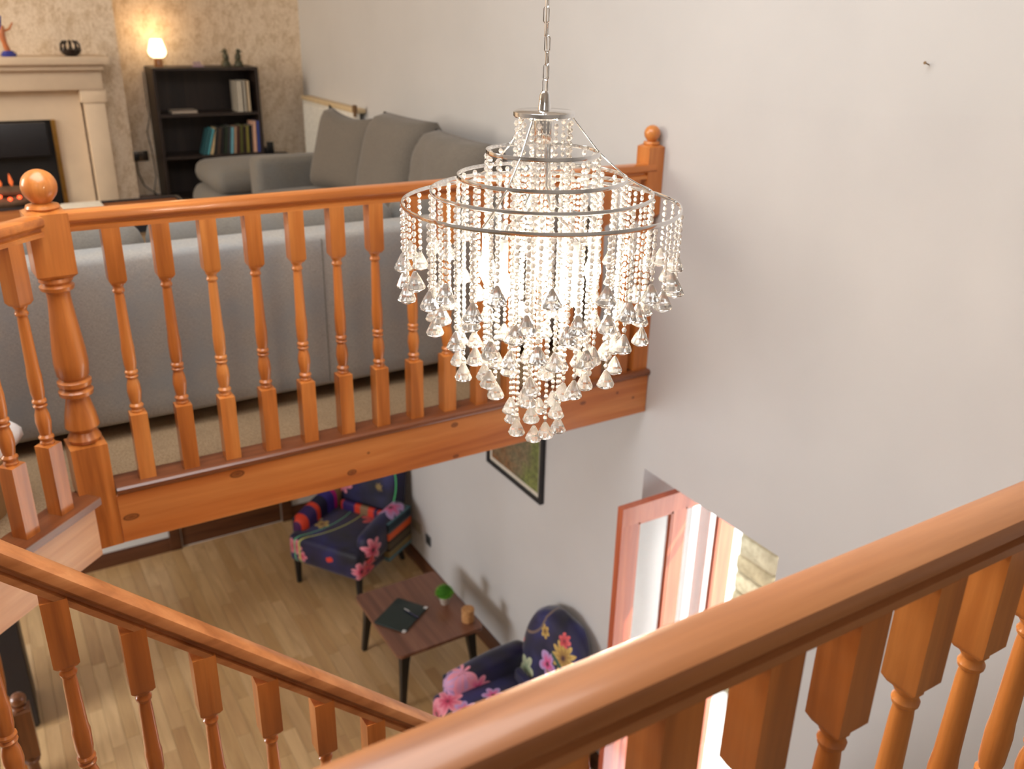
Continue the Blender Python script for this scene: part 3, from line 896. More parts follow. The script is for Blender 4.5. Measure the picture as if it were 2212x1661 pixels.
for k in range(6):
    bm = bmesh.new(); x_ = fc - 0.12 + 0.06 * k; z_ = 2.93 + random.uniform(-0.015, 0.02)
    lathe(bm, [(0, -0.014), (0.014, -0.004), (0.012, 0.008), (0, 0.014)], 6); bm.transform(Matrix.Translation((x_, 7.19, z_)))
    obj('ember', bm, ember, fp, world=True, smooth=0)
for k in range(7):
    bm = bmesh.new(); h_ = random.uniform(0.05, 0.11); x_ = fc - 0.12 + 0.07 * k
    lathe(bm, [(0.004, 0), (0.014, h_ * .3), (0.008, h_ * .7), (0, h_)], 8, sy=0.5); bm.transform(Matrix.Translation((x_, 7.26, 3.0)) @ Matrix.Rotation(random.uniform(-.25, .25), 4, 'Y'))
    obj('flame', bm, flame, fp, world=True)
# ornaments on the mantel
bm = bmesh.new()
n = 10
for k in range(n):
    a = 2 * PI * k / n
    tube(bm, [(0.03 * math.cos(a), 0.03 * math.sin(a), 0.012), (0.062 * math.cos(a), 0.062 * math.sin(a), 0.035), (0.060 * math.cos(a + .25), 0.060 * math.sin(a + .25), 0.075), (0.040 * math.cos(a + .3), 0.040 * math.sin(a + .3), 0.098)], 0.007, 6)
lathe(bm, [(0, 0), (0.034, 0), (0.058, 0.018), (0.064, 0.042), (0.05, 0.04), (0.03, 0.016), (0, 0.014)], 20)
bowl = obj('openwork_bowl', bm, plain('dark_pewter', srgb(62, 54, 50), 0.3, 0, 0.7), None, (0.775, 7.13, 3.868))
tag(bowl, 'dark round openwork bowl standing on the cream mantel shelf', 'bowl')
blue_glass = plain('blue_glass', srgb(34, 52, 150), 0.1, 0.6); amber = plain('amber_glass', srgb(190, 110, 60), 0.15, 0.6)
fg = thing('glass_figurine', 'blue and amber glass figurine with raised arms at the left edge of the mantel', 'figurine', (0.395, 7.13, 3.868))
bm = bmesh.new(); lathe(bm, [(0, 0), (0.045, 0), (0.05, 0.015), (0.03, 0.035), (0, 0.04)], 18); obj('base', bm, blue_glass, fg)
bm = bmesh.new(); tube(bm, [(0, 0, 0.03), (-0.012, 0, 0.08), (-0.02, 0, 0.13), (-0.01, 0, 0.19)], [0.02, 0.016, 0.022, 0.012], 10); obj('body', bm, amber, fg)
bm = bmesh.new(); tube(bm, [(-0.02, 0, 0.15), (0.03, 0, 0.17), (0.055, 0, 0.21)], [0.008, 0.007, 0.005], 8); obj('arm', bm, amber, fg)
bm = bmesh.new(); tube(bm, [(-0.02, 0, 0.15), (-0.025, 0, 0.2), (-0.01, 0, 0.25)], [0.01, 0.014, 0.006], 8); obj('arm', bm, blue_glass, fg)
bm = bmesh.new(); bmesh.ops.create_uvsphere(bm, u_segments=12, v_segments=8, radius=0.016); bm.transform(Matrix.Translation((-0.03, 0, 0.20))); obj('head', bm, amber, fg)

# ================================================================== BOOKCASE
bx0, bx1, by0, by1, bzt = 1.345, 2.145, 7.46, YB - 0.004, 3.765
bk = thing('bookcase', 'dark brown open bookcase with three shelves in the wallpapered alcove', 'bookcase', ((bx0 + bx1) / 2, (by0 + by1) / 2, ZF))
def BK(name, *a, **k): return obj(name, B(*a, **k), darkwood, bk, world=True)
BK('side_panel', bx0, bx0 + 0.022, by0, by1, ZF, bzt, bev=0.001, seg=1)
BK('side_panel', bx1 - 0.022, bx1, by0, by1, ZF, bzt, bev=0.001, seg=1)
BK('top_panel', bx0 + 0.022, bx1 - 0.022, by0, by1, bzt - 0.022, bzt, bev=0.001, seg=1)
BK('back_panel', bx0 + 0.022, bx1 - 0.022, by1 - 0.008, by1, ZF + 0.05, bzt - 0.022)
sh = [3.425, 3.105, 2.78]
for z in sh: BK('shelf', bx0 + 0.022, bx1 - 0.022, by0 + 0.01, by1 - 0.008, z - 0.022, z)
BK('plinth', bx0 + 0.022, bx1 - 0.022, by0 + 0.02, by0 + 0.04, ZF, 2.757)
page = plain('paper_pages', srgb(226, 220, 206), 0.8)
def book(label, col, x, y, z, w, d, h, tilt=0.0, group=None, flat=False):
    r = thing('book', label, 'book', (x, y, z), 0, group)
    m = plain('cover_' + label.split()[0], col, 0.5)
    bm = bmesh.new()
    box(bm, 0, 0.003, 0, d, 0, h); box(bm, w - 0.003, w, 0, d, 0, h); box(bm, 0, w, 0, 0.003, 0, h)
    M_ = Matrix.Rotation(tilt, 4, 'Y') if not flat else Matrix.Rotation(-PI / 2, 4, 'Y') @ Matrix.Identity(4)
    if flat: M_ = Matrix.Translation((0, 0, w)) @ Matrix.Rotation(PI / 2, 4, 'Y')
    bm.transform(M_); obj('cover', bm, m, r, smooth=0)
    bm = B(0.003, w - 0.003, 0.004, d - 0.004, 0.003, h - 0.003); bm.transform(M_); obj('pages', bm, page, r, smooth=0)
g1 = 'white books on the top shelf'
yb = by0 + 0.03
book('pale cream folder-like book, left one of the upright trio on the top shelf', srgb(196, 188, 172), 1.965, yb, sh[0], 0.05, 0.17, 0.235, group=g1)
book('slim white book between the cream one and the right-hand one, top shelf', srgb(214, 206, 190), 2.022, yb, sh[0], 0.018, 0.17, 0.235, group=g1)
book('beige book at the right end of the top shelf', srgb(204, 184, 154), 2.046, yb, sh[0], 0.028, 0.17, 0.235, group=g1)
book('thin pale book lying flat on the left of the top shelf', srgb(190, 176, 160), 1.46, yb, sh[0], 0.024, 0.15, 0.19, flat=True)
cols = [('teal', 60, 110, 118), ('turquoise', 92, 170, 180), ('cream', 222, 196, 150), ('charcoal', 52, 50, 48), ('brown', 92, 72, 58), ('black', 34, 32, 32), ('dark green', 50, 62, 46),
        ('graphite', 66, 66, 66), ('sky blue', 120, 184, 200), ('tan', 184, 150, 122), ('maroon', 84, 50, 44), ('olive', 96, 96, 46), ('dark brown', 58, 44, 36), ('mustard', 150, 140, 66), ('ink black', 30, 32, 36), ('pink', 224, 176, 150), ('cobalt blue', 84, 98, 178)]
pos_w = ['first from the left', 'second from the left', 'third from the left', 'fourth from the left', 'fifth from the left', 'sixth from the left', 'seventh from the left', 'eighth from the left', 'ninth in the row', 'tenth in the row',
         'seventh from the right', 'sixth from the right', 'fifth from the right', 'fourth from the right', 'third from the right', 'second from the right', 'last on the right']
x = 1.66
for i, (nm, r_, g_, b__) in enumerate(cols):
    w = 0.022 + 0.006 * ((i * 7) % 3) / 2; h = 0.205 + 0.012 * ((i * 5) % 4) / 3
    if i >= 15: h = 0.245; w = 0.032 if i == 15 else 0.024
    tl = 0.30 if i < 3 else max(0.03, 0.22 - 0.014 * i)
    book('%s book, %s on the middle shelf' % (nm, pos_w[i]), srgb(r_, g_, b__), x, yb + 0.004 * (i % 3), sh[1], w, 0.14, h, tl, 'books on the middle shelf')
    x += w / math.cos(tl) + 0.0015
# lamp
lm = thing('table_lamp', 'small lit table lamp with white glass shade on the bookcase', 'lamp', (1.425, 7.60, bzt))
bm = bmesh.new(); lathe(bm, [(0, 0), (0.034, 0), (0.035, 0.004), (0.032, 0.008), (0.030, 0.058), (0.026, 0.062), (0, 0.062)], 24); obj('base', bm, plain('lamp_wood', srgb(150, 100, 60), 0.3, 0.3), lm)
bm = bmesh.new(); lathe(bm, [(0.012, 0.060), (0.012, 0.075), (0, 0.075)], 16); obj('stem', bm, brass, lm)
shade_m = emis('lit_glass_shade', (1.0, 0.80, 0.50), 3.2)
bm = bmesh.new(); lathe(bm, [(0.034, 0.066), (0.052, 0.075), (0.066, 0.098), (0.067, 0.115), (0.058, 0.150), (0.042, 0.200), (0.040, 0.200), (0.055, 0.15), (0.06, 0.11), (0.03, 0.07)], 28); obj('lamp_shade', bm, shade_m, lm)
d = bpy.data.lights.new('lamp_glow', 'POINT'); d.energy = 2.4; d.color = (1.0, 0.66, 0.34); d.shadow_soft_size = 0.06
o = bpy.data.objects.new('lamp_glow', d); C.objects.link(o); o.parent = lm; o.location = (0, -0.01, 0.23)
# bird figurines
bronze = plain('dark_verdigris', srgb(78, 76, 58), 0.5, 0, 0.3)
for (x, s, lab) in ((1.93, 1, 'left one of the two small dark bird figurines on the bookcase'), (2.03, -1, 'right one of the two small dark bird figurines, nearer the bookcase corner')):
    f = thing('bird_figurine', lab, 'figurine', (x, 7.58, bzt), 0, 'bird figurines on the bookcase')
    bm = bmesh.new(); lathe(bm, [(0, 0), (0.034, 0), (0.036, 0.01), (0.03, 0.03), (0.022, 0.045), (0, 0.048)], 14); obj('pedestal', bm, bronze, f)
    bm = bmesh.new(); tube(bm, [(0.012 * s, 0, 0.035), (0.004 * s, 0, 0.06), (0, 0, 0.085), (-0.002 * s, 0, 0.10)], [0.010, 0.024, 0.022, 0.012], 12); obj('body', bm, bronze, f)
    bm = bmesh.new(); bmesh.ops.create_uvsphere(bm, u_segments=12, v_segments=8, radius=0.019); bm.transform(Matrix.Translation((-0.003 * s, 0, 0.112))); obj('head', bm, bronze, f)
    bm = bmesh.new(); tube(bm, [(-0.018 * s, 0, 0.112), (-0.036 * s, 0, 0.104)], [0.006, 0.001], 8); obj('beak', bm, bronze, f)
bm = bmesh.new()
for k in range(5):
    tube(bm, [(0.012 * k, 0, 0.002), (0.012 * k - 0.012, 0, 0.035 + 0.004 * (k % 2))], 0.004, 6)
box(bm, -0.02, 0.065, -0.02, 0.02, 0, 0.008)
o = obj('card_holder', bm, plain('lilac_card', srgb(176, 150, 168), 0.6), None, (1.69, 7.58, bzt)); tag(o, 'tiny lilac card holder between the lamp and the bird figurines', 'card holder')
bm = bmesh.new(); box(bm, -0.025, 0.025, -0.02, 0.02, 0, 0.10, bev=0.006); box(bm, -0.05, -0.01, -0.02, 0.02, 0, 0.06, bev=0.006)
o = obj('telephone_base', bm, black, None, (2.235, 7.60, 3.065)); tag(o, 'small black device on the stand right of the bookcase', 'telephone')
sstand = thing('side_stand', 'low dark stand right of the bookcase, behind the footstool', 'stand', (2.25, 7.58, ZF))
obj('top', B(-0.09, 0.14, -0.10, 0.12, 0.397, 0.417, bev=0.003), darkwood, sstand)
for sx in (-0.08, 0.11):
    for sy in (-0.09, 0.09): obj('leg', B(sx, sx + 0.025, sy, sy + 0.025, 0, 0.397), darkwood, sstand, smooth=0)
# double socket and cables in the alcove
so = thing('wall_socket', 'chrome double wall socket with a black plug left of the bookcase', 'socket', (1.225, YB, 3.085))
obj('plate', B(-0.065, 0.065, -0.008, 0, -0.04, 0.04, bev=0.003), plain('dark_nickel', srgb(120, 112, 104), 0.25, 0, 0.9), so)
obj('plug', B(-0.06, -0.01, -0.045, -0.008, -0.03, 0.025, bev=0.006), black, so)
obj('rocker_switch', B(0.005, 0.018, -0.012, -0.008, -0.005, 0.02), black, so, smooth=0)
bm = bmesh.new()
tube(bm, [(1.185, 7.735, 3.07), (1.19, 7.72, 2.96), (1.22, 7.70, 2.86), (1.30, 7.69, 2.79), (1.34, 7.66, 2.73)], 0.004, 6)
o = obj('power_cable', bm, black, None, (0, 0, 0)); tag(o, 'black cable drooping from the double socket plug to the floor', 'cable')
bm = bmesh.new()
tube(bm, [(1.33, 7.757, 3.72), (1.328, 7.755, 3.5), (1.335, 7.75, 3.38), (1.30, 7.75, 3.27), (1.32, 7.75, 3.12), (1.325, 7.74, 2.92), (1.29, 7.73, 2.80), (1.32, 7.70, 2.70)], 0.003, 6)
o = obj('lamp_cord', bm, black, None, (0, 0, 0)); tag(o, 'thin brown lamp cord hanging down beside the bookcase', 'cord')
# radiator on the right wall, behind the wall side sofa
rd = thing('radiator', 'white panel radiator on the right wall behind the far sofa cushion', 'radiator', (W - 0.05, 6.95, MF + 0.1))
obj('panel', B(W - 0.085, W - 0.045, 6.40, 7.56, MF + 0.12, 3.50, bev=0.004), white_metal, rd, world=True)
for k in range(38):
    yk = 6.43 + 0.0295 * k
    obj('rib', B(W - 0.092, W - 0.084, yk, yk + 0.015, MF + 0.15, 3.47, bev=0.003, seg=1), white_metal, rd, world=True)
obj('top_grille', B(W - 0.09, W - 0.005, 6.38, 7.58, 3.50, 3.53, bev=0.004), plain('aged_cream_enamel', srgb(214, 190, 150), 0.5), rd, world=True)
bm = bmesh.new(); lathe(bm, [(0, 0), (0.012, 0), (0.012, 0.03), (0.018, 0.035), (0.018, 0.08), (0, 0.085)], 12); bm.transform(Matrix.Translation((W - 0.10, 6.36, 3.48)))
obj('thermostat_head', bm, plain('aged_bronze', srgb(120, 90, 60), 0.4, 0, 0.5), rd, world=True)

# low table of the sitting room with black rim, papers
pt = thing('low_table', 'low pine table with black rim showing above the gallery rail', 'table', (0.5, 5.6, ZF))
obj('table_top', B(-0.35, 1.12, 5.25, 5.97, MF + 0.385, MF + 0.415, bev=0.003), pine_x, pt, world=True)
bm = bmesh.new()
box(bm, -0.37, 1.14, 5.97, 5.99, MF + 0.38, MF + 0.428); box(bm, 1.12, 1.14, 5.25, 5.97, MF + 0.38, MF + 0.428); box(bm, -0.37, 1.14, 5.23, 5.25, MF + 0.38, MF + 0.42); box(bm, -0.37, -0.35, 5.25, 5.97, MF + 0.38, MF + 0.42)
obj('rim', bm, black_soft, pt, world=True, smooth=0)
for xa in (-0.33, 1.05):
    for ya in (5.28, 5.90): obj('leg', B(xa, xa + 0.06, ya, ya + 0.06, ZF, MF + 0.385), pine_z, pt, world=True, smooth=0)
bm = bmesh.new()
for k in range(6): box(bm, 0.44 + 0.004 * k, 0.66 + 0.003 * k, 5.72, 5.965, MF + 0.416 + 0.003 * k, MF + 0.4185 + 0.003 * k)
o = obj('magazine', bm, page, None, smooth=0); tag(o, 'white magazine on the low table just right of the round-headed newel', 'magazine')

# basket with white cloth
wick = NT('wicker', 0.7); wv = wick.n.new('ShaderNodeTexWave'); wv.inputs['Scale'].default_value = 60; wv.bands_direction = 'Z'; wv.inputs['Distortion'].default_value = 3
wick.link(wick.tc(), wv.inputs['Vector']); wick.color(wick.ramp(wv.outputs[0], [(0, srgb(140, 100, 60)), (1, srgb(206, 166, 112))])); wick.bump(wv.outputs[0], 0.6, 0.01)
bs_ = thing('wicker_basket', 'round wicker basket behind the angled balusters at the left edge', 'basket', (-0.205, 3.07, ZF))
bm = bmesh.new(); lathe(bm, [(0, 0), (0.125, 0), (0.145, 0.10), (0.15, 0.20), (0.142, 0.20), (0.135, 0.1), (0.118, 0.012), (0, 0.012)], 32); obj('body', bm, wick.m, bs_)
bm = bmesh.new(); tube(bm, [(0.147 * math.cos(a), 0.147 * math.sin(a), 0.202) for a in [2 * PI * k / 32 for k in range(32)]], 0.009, 8, closed=True); obj('rim', bm, wick.m, bs_)
bm = bmesh.new(); bmesh.ops.create_icosphere(bm, subdivisions=3, radius=1)
for v in bm.verts:
    n_ = v.co.normalized(); q = 1 + 0.10 * math.sin(7 * n_.x + 3 * n_.z) + 0.08 * math.sin(9 * n_.y - 5 * n_.z)
    v.co = Vector((n_.x * 0.125 * q, n_.y * 0.10 * q, n_.z * 0.075 * q))
o = obj('white_towel', bm, plain('white_cotton', srgb(232, 226, 222), 0.9), None, (-0.125, 3.10, 2.885), smooth=80); tag(o, 'bunched white towel lying in the wicker basket', 'towel')

# ================================================================== GROUND FLOOR FURNITURE
navy = srgb(22, 20, 62)
def floral(name, flowers, stems=(), rough=0.55):
    """dark navy print with flowers placed at their spots on the upholstery (object coordinates)"""
    t = NT(name, rough, 0, 0.4)
    t.b.inputs['Sheen Weight'].default_value = 0.3
    P = t.tc()
    base = t.ramp(t.noise(P, 4, 2), [(0.35, srgb(14, 13, 34)), (0.55, srgb(26, 24, 70)), (0.75, srgb(34, 40, 110))])
    col = base
    for (c, u, v, r, petals, ca, cb) in flowers:
        d = t.vm('SUBTRACT', P, c)
        a = t.vm('DOT_PRODUCT', d, Vector(u).normalized()); b = t.vm('DOT_PRODUCT', d, Vector(v).normalized())
        L = t.vm('LENGTH', d)
        th = t.math('ARCTAN2', b, a)
        pet = t.math('MULTIPLY', t.math('ABSOLUTE', t.math('COSINE', t.math('MULTIPLY', th, petals / 2))), 0.45)
        edge = t.math('MULTIPLY', t.math('ADD', pet, 0.55), r)
        q = t.math('DIVIDE', L, edge)
        mask = t.math('LESS_THAN', q, 1.0)
        fc_ = t.ramp(q, [(0.0, srgb(60, 16, 40)), (0.16, srgb(60, 16, 40)), (0.24, cb), (0.9, ca)])
        col = t.mix(mask, col, fc_)
    for (c, u, v, r0, w_, ca) in stems:      # arcs: circle of radius r0 around c in the (u, v) plane
        d = t.vm('SUBTRACT', P, c)
        a = t.vm('DOT_PRODUCT', d, Vector(u).normalized()); b = t.vm('DOT_PRODUCT', d, Vector(v).normalized())
        rr_ = t.math('SQRT', t.math('ADD', t.math('MULTIPLY', a, a), t.math('MULTIPLY', b, b)))
        m_ = t.math('LESS_THAN', t.math('ABSOLUTE', t.math('SUBTRACT', rr_, r0)), w_)
        m_ = t.math('MULTIPLY', m_, t.math('GREATER_THAN', a, 0.0))
        col = t.mix(m_, col, ca)
    t.color(col); return t.m
def stripes(name, axis, cols, period):
    t = NT(name, 0.55, 0, 0.4)
    sp = t.n.new('ShaderNodeSeparateXYZ'); t.link(t.tc(), sp.inputs[0])
    f = t.math('FRACT', t.math('ADD', t.math('DIVIDE', sp.outputs[axis], period), 10.0))
    st_ = []; pp = 0; tot = sum(c[1] for c in cols)
    for c, w_ in cols:
        st_.append((pp / tot, c)); pp += w_
    t.color(t.ramp(f, st_, 'CONSTANT')); return t.m
pk, pkd = srgb(236, 150, 170), srgb(206, 50, 96)
rd_, rdd = srgb(222, 92, 96), srgb(170, 30, 50)
yl, yld = srgb(214, 180, 96), srgb(150, 110, 50)
lil, lild = srgb(190, 160, 214), srgb(224, 70, 130)
cr, crd = srgb(196, 204, 168), srgb(120, 140, 110)
U, V_, Fx, Fy, Fz = None, None, (1, 0, 0), (0, 1, 0), (0, 0, 1)
# chair frame: local -Y is the front, +X the sitter's left (towards the camera on the far chair)
def chair(label, loc, rz, fl, st_arm, round_top=False):
    r = thing('armchair', label, 'armchair', loc, rz, 'patterned armchairs by the coffee table')
    hw = 0.335
    def P(name, mat, *a, **k): return obj(name, S(*a, **k), mat, r, smooth=60)
    P('seat', fl['seat'], -hw, hw, -0.39, 0.20, 0.21, 0.45, bev=0.045, crown=0.02)
    # back: arched slab, leaning
    bm = bmesh.new()
    N = 20; H = 0.98 if round_top else 0.95
    rows = []
    nz, nx = 16, 14
    for side in (1, -1):
        g = {}
        for j in range(nz + 1):
            z = 0.22 + (H - 0.22) * j / nz
            tz = j / nz
            if round_top:
                wz = hw * (0.93 if tz < 0.55 else 0.93 * max(0.02, 1 - ((tz - 0.55) / 0.45) ** 2.3) ** 0.5)
            else:
                wz = hw * (0.97 if tz < 0.88 else 0.97 * (1 - ((tz - 0.88) / 0.12) ** 2 * 0.16))
            for i in range(nx + 1):
                u = -1 + 2 * i / nx
                t_ = 0.075 * max(0.0, (1 - abs(u) ** 5)) ** 0.5 * (1 if tz < 0.9 else max(0.0, 1 - ((tz - 0.9) / 0.1) ** 2) ** 0.5)
                if side == 1:
                    for bx_, bz_ in ((-.15, .62), (.15, .62), (0, .74), (-.15, .84), (.15, .84)):
                        t_ -= 0.022 * math.exp(-(((u * wz - bx_) / 0.03) ** 2 + ((z - bz_) / 0.03) ** 2))
                y = 0.20 + 0.13 * tz - side * t_
                g[i, j] = bm.verts.new((u * wz, y, z))
        for i in range(nx):
            for j in range(nz):
                q = (g[i, j], g[i + 1, j], g[i + 1, j + 1], g[i, j + 1])
                bm.faces.new(q if side == 1 else q[::-1])
    bmesh.ops.remove_doubles(bm, verts=bm.verts[:], dist=0.0006)
    es_ = [e for e in bm.edges if e.is_boundary]
    bmesh.ops.holes_fill(bm, edges=es_)
    bmesh.ops.recalc_face_normals(bm, faces=bm.faces[:])
    obj('backrest', bm, fl['back'], r, smooth=70)
    for s, nm in ((1, 'armrest'), (-1, 'armrest')):
        xa, xb = sorted((s * (hw - 0.10), s * (hw + 0.035)))
        bm = bmesh.new(); soft(bm, xa, xb, -0.31, 0.26, 0.30, 0.61, bev=0.06)
        for v in bm.verts:
            v.co.z -= 0.06 * max(0, (0.05 - v.co.y) / 0.35) ** 1.2 * (1 if v.co.z > 0.4 else 0)
        obj(nm, bm, fl['arm_l'] if s < 0 else fl['arm_r'], r, smooth=60)
    P('side_panel', fl['side'], hw - 0.01, hw + 0.05, -0.06, 0.27, 0.22, 0.56, bev=0.012)
    P('side_panel', fl['seat'], -hw - 0.02, -hw + 0.01, -0.30, 0.26, 0.22, 0.54, bev=0.012)
    P('lumbar_band', fl['lumbar'], -0.20, 0.20, 0.11, 0.16, 0.44, 0.53, bev=0.02)
    for (x, y, dx, dy) in ((-0.29, -0.34, 0, 0), (0.29, -0.34, 0, 0), (-0.26, 0.22, 0, 0.09), (0.26, 0.22, 0, 0.09)):
        bm = bmesh.new()
        tube(bm, [(x, y, 0.24), (x + dx * .5, y + dy * .5, 0.12), (x + dx, y + dy, 0.0)], [0.030, 0.025, 0.019], 10)
        obj('leg', bm, black, r)
    return r
bands = stripes('patch_stripes_side', 2, [(srgb(88, 78, 58), 2), (srgb(60, 50, 40), 1), (srgb(226, 96, 50), 2.2), (srgb(80, 84, 90), .8), (srgb(26, 48, 60), 2.2), (srgb(90, 128, 140), 1.2), (srgb(132, 116, 78), 2), (srgb(30, 28, 34), .6)], 0.33)
armst = stripes('patch_stripes_arm', 1, [(srgb(60, 50, 140), 2), (srgb(200, 40, 140), .8), (srgb(140, 120, 80), 1.4), (srgb(214, 50, 50), 1.2), (srgb(80, 30, 90), 2), (srgb(226, 70, 44), 1.4), (srgb(60, 40, 100), 2.2), (srgb(226, 70, 44), 1.0), (srgb(30, 28, 60), 2)], 0.64)
lumst = stripes('patch_stripes_lumbar', 0, [(srgb(150, 120, 90), 1.3), (srgb(226, 70, 50), 1), (srgb(60, 34, 80), .6), (srgb(214, 60, 50), .7), (srgb(214, 60, 50), .5), (srgb(60, 40, 110), 2), (srgb(230, 70, 44), 1)], 0.40)
f1 = {
 'seat': floral('print_far_seat', [((-0.27, -0.40, 0.36), Fx, Fz, 0.075, 6, pk, pkd), ((-0.20, -0.40, 0.29), Fx, Fz, 0.05, 5, pk, pkd), ((0.335, -0.36, 0.30), Fy, Fz, 0.085, 7, pk, pkd),
      ((0.16, 0.12, 0.46), Fx, Fy, 0.13, 9, rd_, rdd), ((-0.17, -0.16, 0.46), Fx, Fy, 0.06, 5, yl, yld), ((-0.26, -0.10, 0.46), Fx, Fy, 0.045, 5, cr, crd), ((0.34, -0.28, 0.26), Fy, Fz, 0.08, 6, rd_, pkd), ((0.06, -0.38, 0.34), (1, 0, 0.5), (-0.5, 0, 1), 0.035, 2, srgb(232, 60, 40), srgb(232, 60, 40))],
      [((-0.58, 0.0, 0.4), Fx, Fy, 0.50, 0.004, srgb(110, 200, 150)), ((-0.50, 0.05, 0.4), Fx, Fy, 0.52, 0.005, srgb(196, 200, 110))]),
 'back': floral('print_far_back', [((-0.22, 0.24, 0.62), Fx, Fz, 0.085, 6, pk, pkd), ((0.20, 0.28, 0.56), Fx, Fz, 0.06, 5, pk, pkd), ((0.12, 0.27, 0.68), Fx, Fz, 0.07, 9, yl, yld), ((0.18, 0.3, 0.80), Fx, Fz, 0.06, 8, yl, rdd)],
      [((-0.25, 0.2, 0.70), Fx, Fz, 0.52, 0.005, srgb(90, 210, 130))]),
 'arm_r': floral('print_far_arm', [((0.37, -0.25, 0.44), Fy, Fz, 0.105, 7, pk, pkd), ((0.37, -0.30, 0.32), Fy, Fz, 0.09, 6, rd_, pkd), ((0.30, 0.10, 0.60), Fx, Fy, 0.12, 6, lil, lild)]),
 'arm_l': armst, 'side': bands, 'lumbar': lumst}
far_chair = chair('navy floral patchwork armchair in the far corner under the gallery', (2.13, 5.85, 0), math.radians(-57), f1, None)
f2 = {
 'seat': floral('print_near_seat', [((-0.22, -0.33, 0.44), Fx, Fy, 0.10, 8, pk, pkd), ((-0.10, -0.28, 0.46), Fx, Fy, 0.075, 7, lil, lild), ((-0.25, -0.39, 0.36), Fx, Fz, 0.09, 7, pk, pkd), ((-0.12, -0.08, 0.46), Fx, Fy, 0.07, 6, lil, lild), ((0.0, -0.30, 0.46), Fx, Fy, 0.06, 5, pk, lil), ((0.08, -0.1, 0.46), Fx, Fy, 0.08, 7, lil, lild), ((-0.06, -0.38, 0.42), Fx, Fz, 0.03, 5, rd_, yl)]),
 'back': floral('print_near_back', [((0.02, 0.20, 0.68), Fx, Fz, 0.085, 5, lil, lild), ((0.14, 0.22, 0.80), Fx, Fz, 0.105, 11, yl, yld), ((-0.06, 0.23, 0.85), Fx, Fz, 0.045, 6, yl, yld), ((-0.17, 0.16, 0.53), Fx, Fz, 0.085, 5, cr, crd), ((0.12, 0.24, 0.90), Fx, Fz, 0.05, 6, rd_, rdd), ((-0.31, 0.20, 0.66), Fx, Fz, 0.06, 4, rd_, rd_)],
      [((0.02, 0.2, 0.50), Fx, Fz, 0.26, 0.014, srgb(50, 90, 76)), ((0.02, 0.2, 0.42), Fx, Fz, 0.22, 0.008, srgb(150, 140, 100)), ((-0.30, 0.2, 0.95), Fx, Fz, 0.22, 0.008, srgb(120, 100, 90))]),
 'arm_r': floral('print_near_arm_right', [((0.30, -0.24, 0.53), Fx, Fy, 0.11, 7, lil, lild)]),
 'arm_l': floral('print_near_arm_left', [((-0.29, -0.25, 0.50), Fx, Fz, 0.10, 7, lil, pk), ((-0.28, -0.20, 0.50), Fx, Fy, 0.10, 7, pk, lil), ((-0.24, -0.12, 0.45), Fy, Fz, 0.09, 6, pk, lild)]), 'side': bands, 'lumbar': floral('print_plain', [])}
near_chair = chair('navy floral armchair with rounded back, by the right wall below the landing rail', (2.20, 3.47, 0), math.radians(-90), f2, None, True)

# coffee table
ctb = thing('coffee_table', 'low walnut coffee table with rounded corners and black tapered legs', 'table', (2.09, 4.56, 0))
bm = bmesh.new()
def rrect(x0, x1, y0, y1, r, n=5):
    pts = []
    for (cx_, cy_, a0) in ((x1 - r, y1 - r, 0), (x0 + r, y1 - r, PI / 2), (x0 + r, y0 + r, PI), (x1 - r, y0 + r, 1.5 * PI)):
        for k in range(n + 1):
            a = a0 + PI / 2 * k / n; pts.append((cx_ + r * math.cos(a), cy_ + r * math.sin(a)))
    return pts
fs = poly_extrude(bm, rrect(-0.31, 0.31, -0.37, 0.37, 0.04), 0.424, 0.448)
obj('table_top', bm, walnut, ctb, smooth=30)
obj('apron', B(-0.25, 0.25, -0.30, 0.30, 0.38, 0.424), black, ctb, smooth=0)
for sx in (-1, 1):
    for sy in (-1, 1):
        bm = bmesh.new()
        x, y = sx * 0.235, sy * 0.29
        hs = [(0.424, 0.036), (0.34, 0.027), (0.20, 0.021), (0.0, 0.016)]
        rg = []
        for z, h in hs:
            o_ = (0.424 - z) * 0.09
            rg.append([bm.verts.new((x + sx * o_ + a * h, y + sy * o_ + b * h, z)) for a, b in ((-1, -1), (1, -1), (1, 1), (-1, 1))])
        for a, b in zip(rg, rg[1:]):
            for k in range(4): bm.faces.new((a[k], b[k], b[(k + 1) % 4], a[(k + 1) % 4]))
        bm.faces.new(rg[0]); bm.faces.new(rg[-1][::-1]); bmesh.ops.recalc_face_normals(bm, faces=bm.faces[:])
        obj('leg', bm, black, ctb, smooth=40)
TT = 0.449
nb = thing('notebook', 'dark green ring-bound folder lying on the coffee table', 'folder', (1.968, 4.565, TT), math.radians(-56))
obj('cover', B(-0.12, 0.12, -0.15, 0.15, 0, 0.012, bev=0.003), plain('dark_green_leatherette', srgb(36, 50, 48), 0.5, 0.1), nb)
for (x_, y_) in ((0.11, 0.14), (0.11, -0.14)):
    obj('metal_corner', B(x_ - 0.014, x_ + 0.012, y_ - 0.014, y_ + 0.012, -0.000, 0.0135, bev=0.002, seg=1), chrome, nb)
pn = thing('pen', 'dark blue pen with silver clip on the green folder', 'pen', (2.03, 4.53, TT + 0.018), math.radians(-70))
bm = bmesh.new(); tube(bm, [(-0.07, 0, 0), (-0.06, 0, 0), (0.05, 0, 0), (0.07, 0, 0)], [0.003, 0.0055, 0.0055, 0.002], 10); obj('barrel', bm, plain('blue_pen', srgb(30, 34, 70), 0.2, 0.4), pn)
obj('clip', B(-0.068, -0.02, -0.004, 0.004, 0.004, 0.009), chrome, pn, smooth=0)
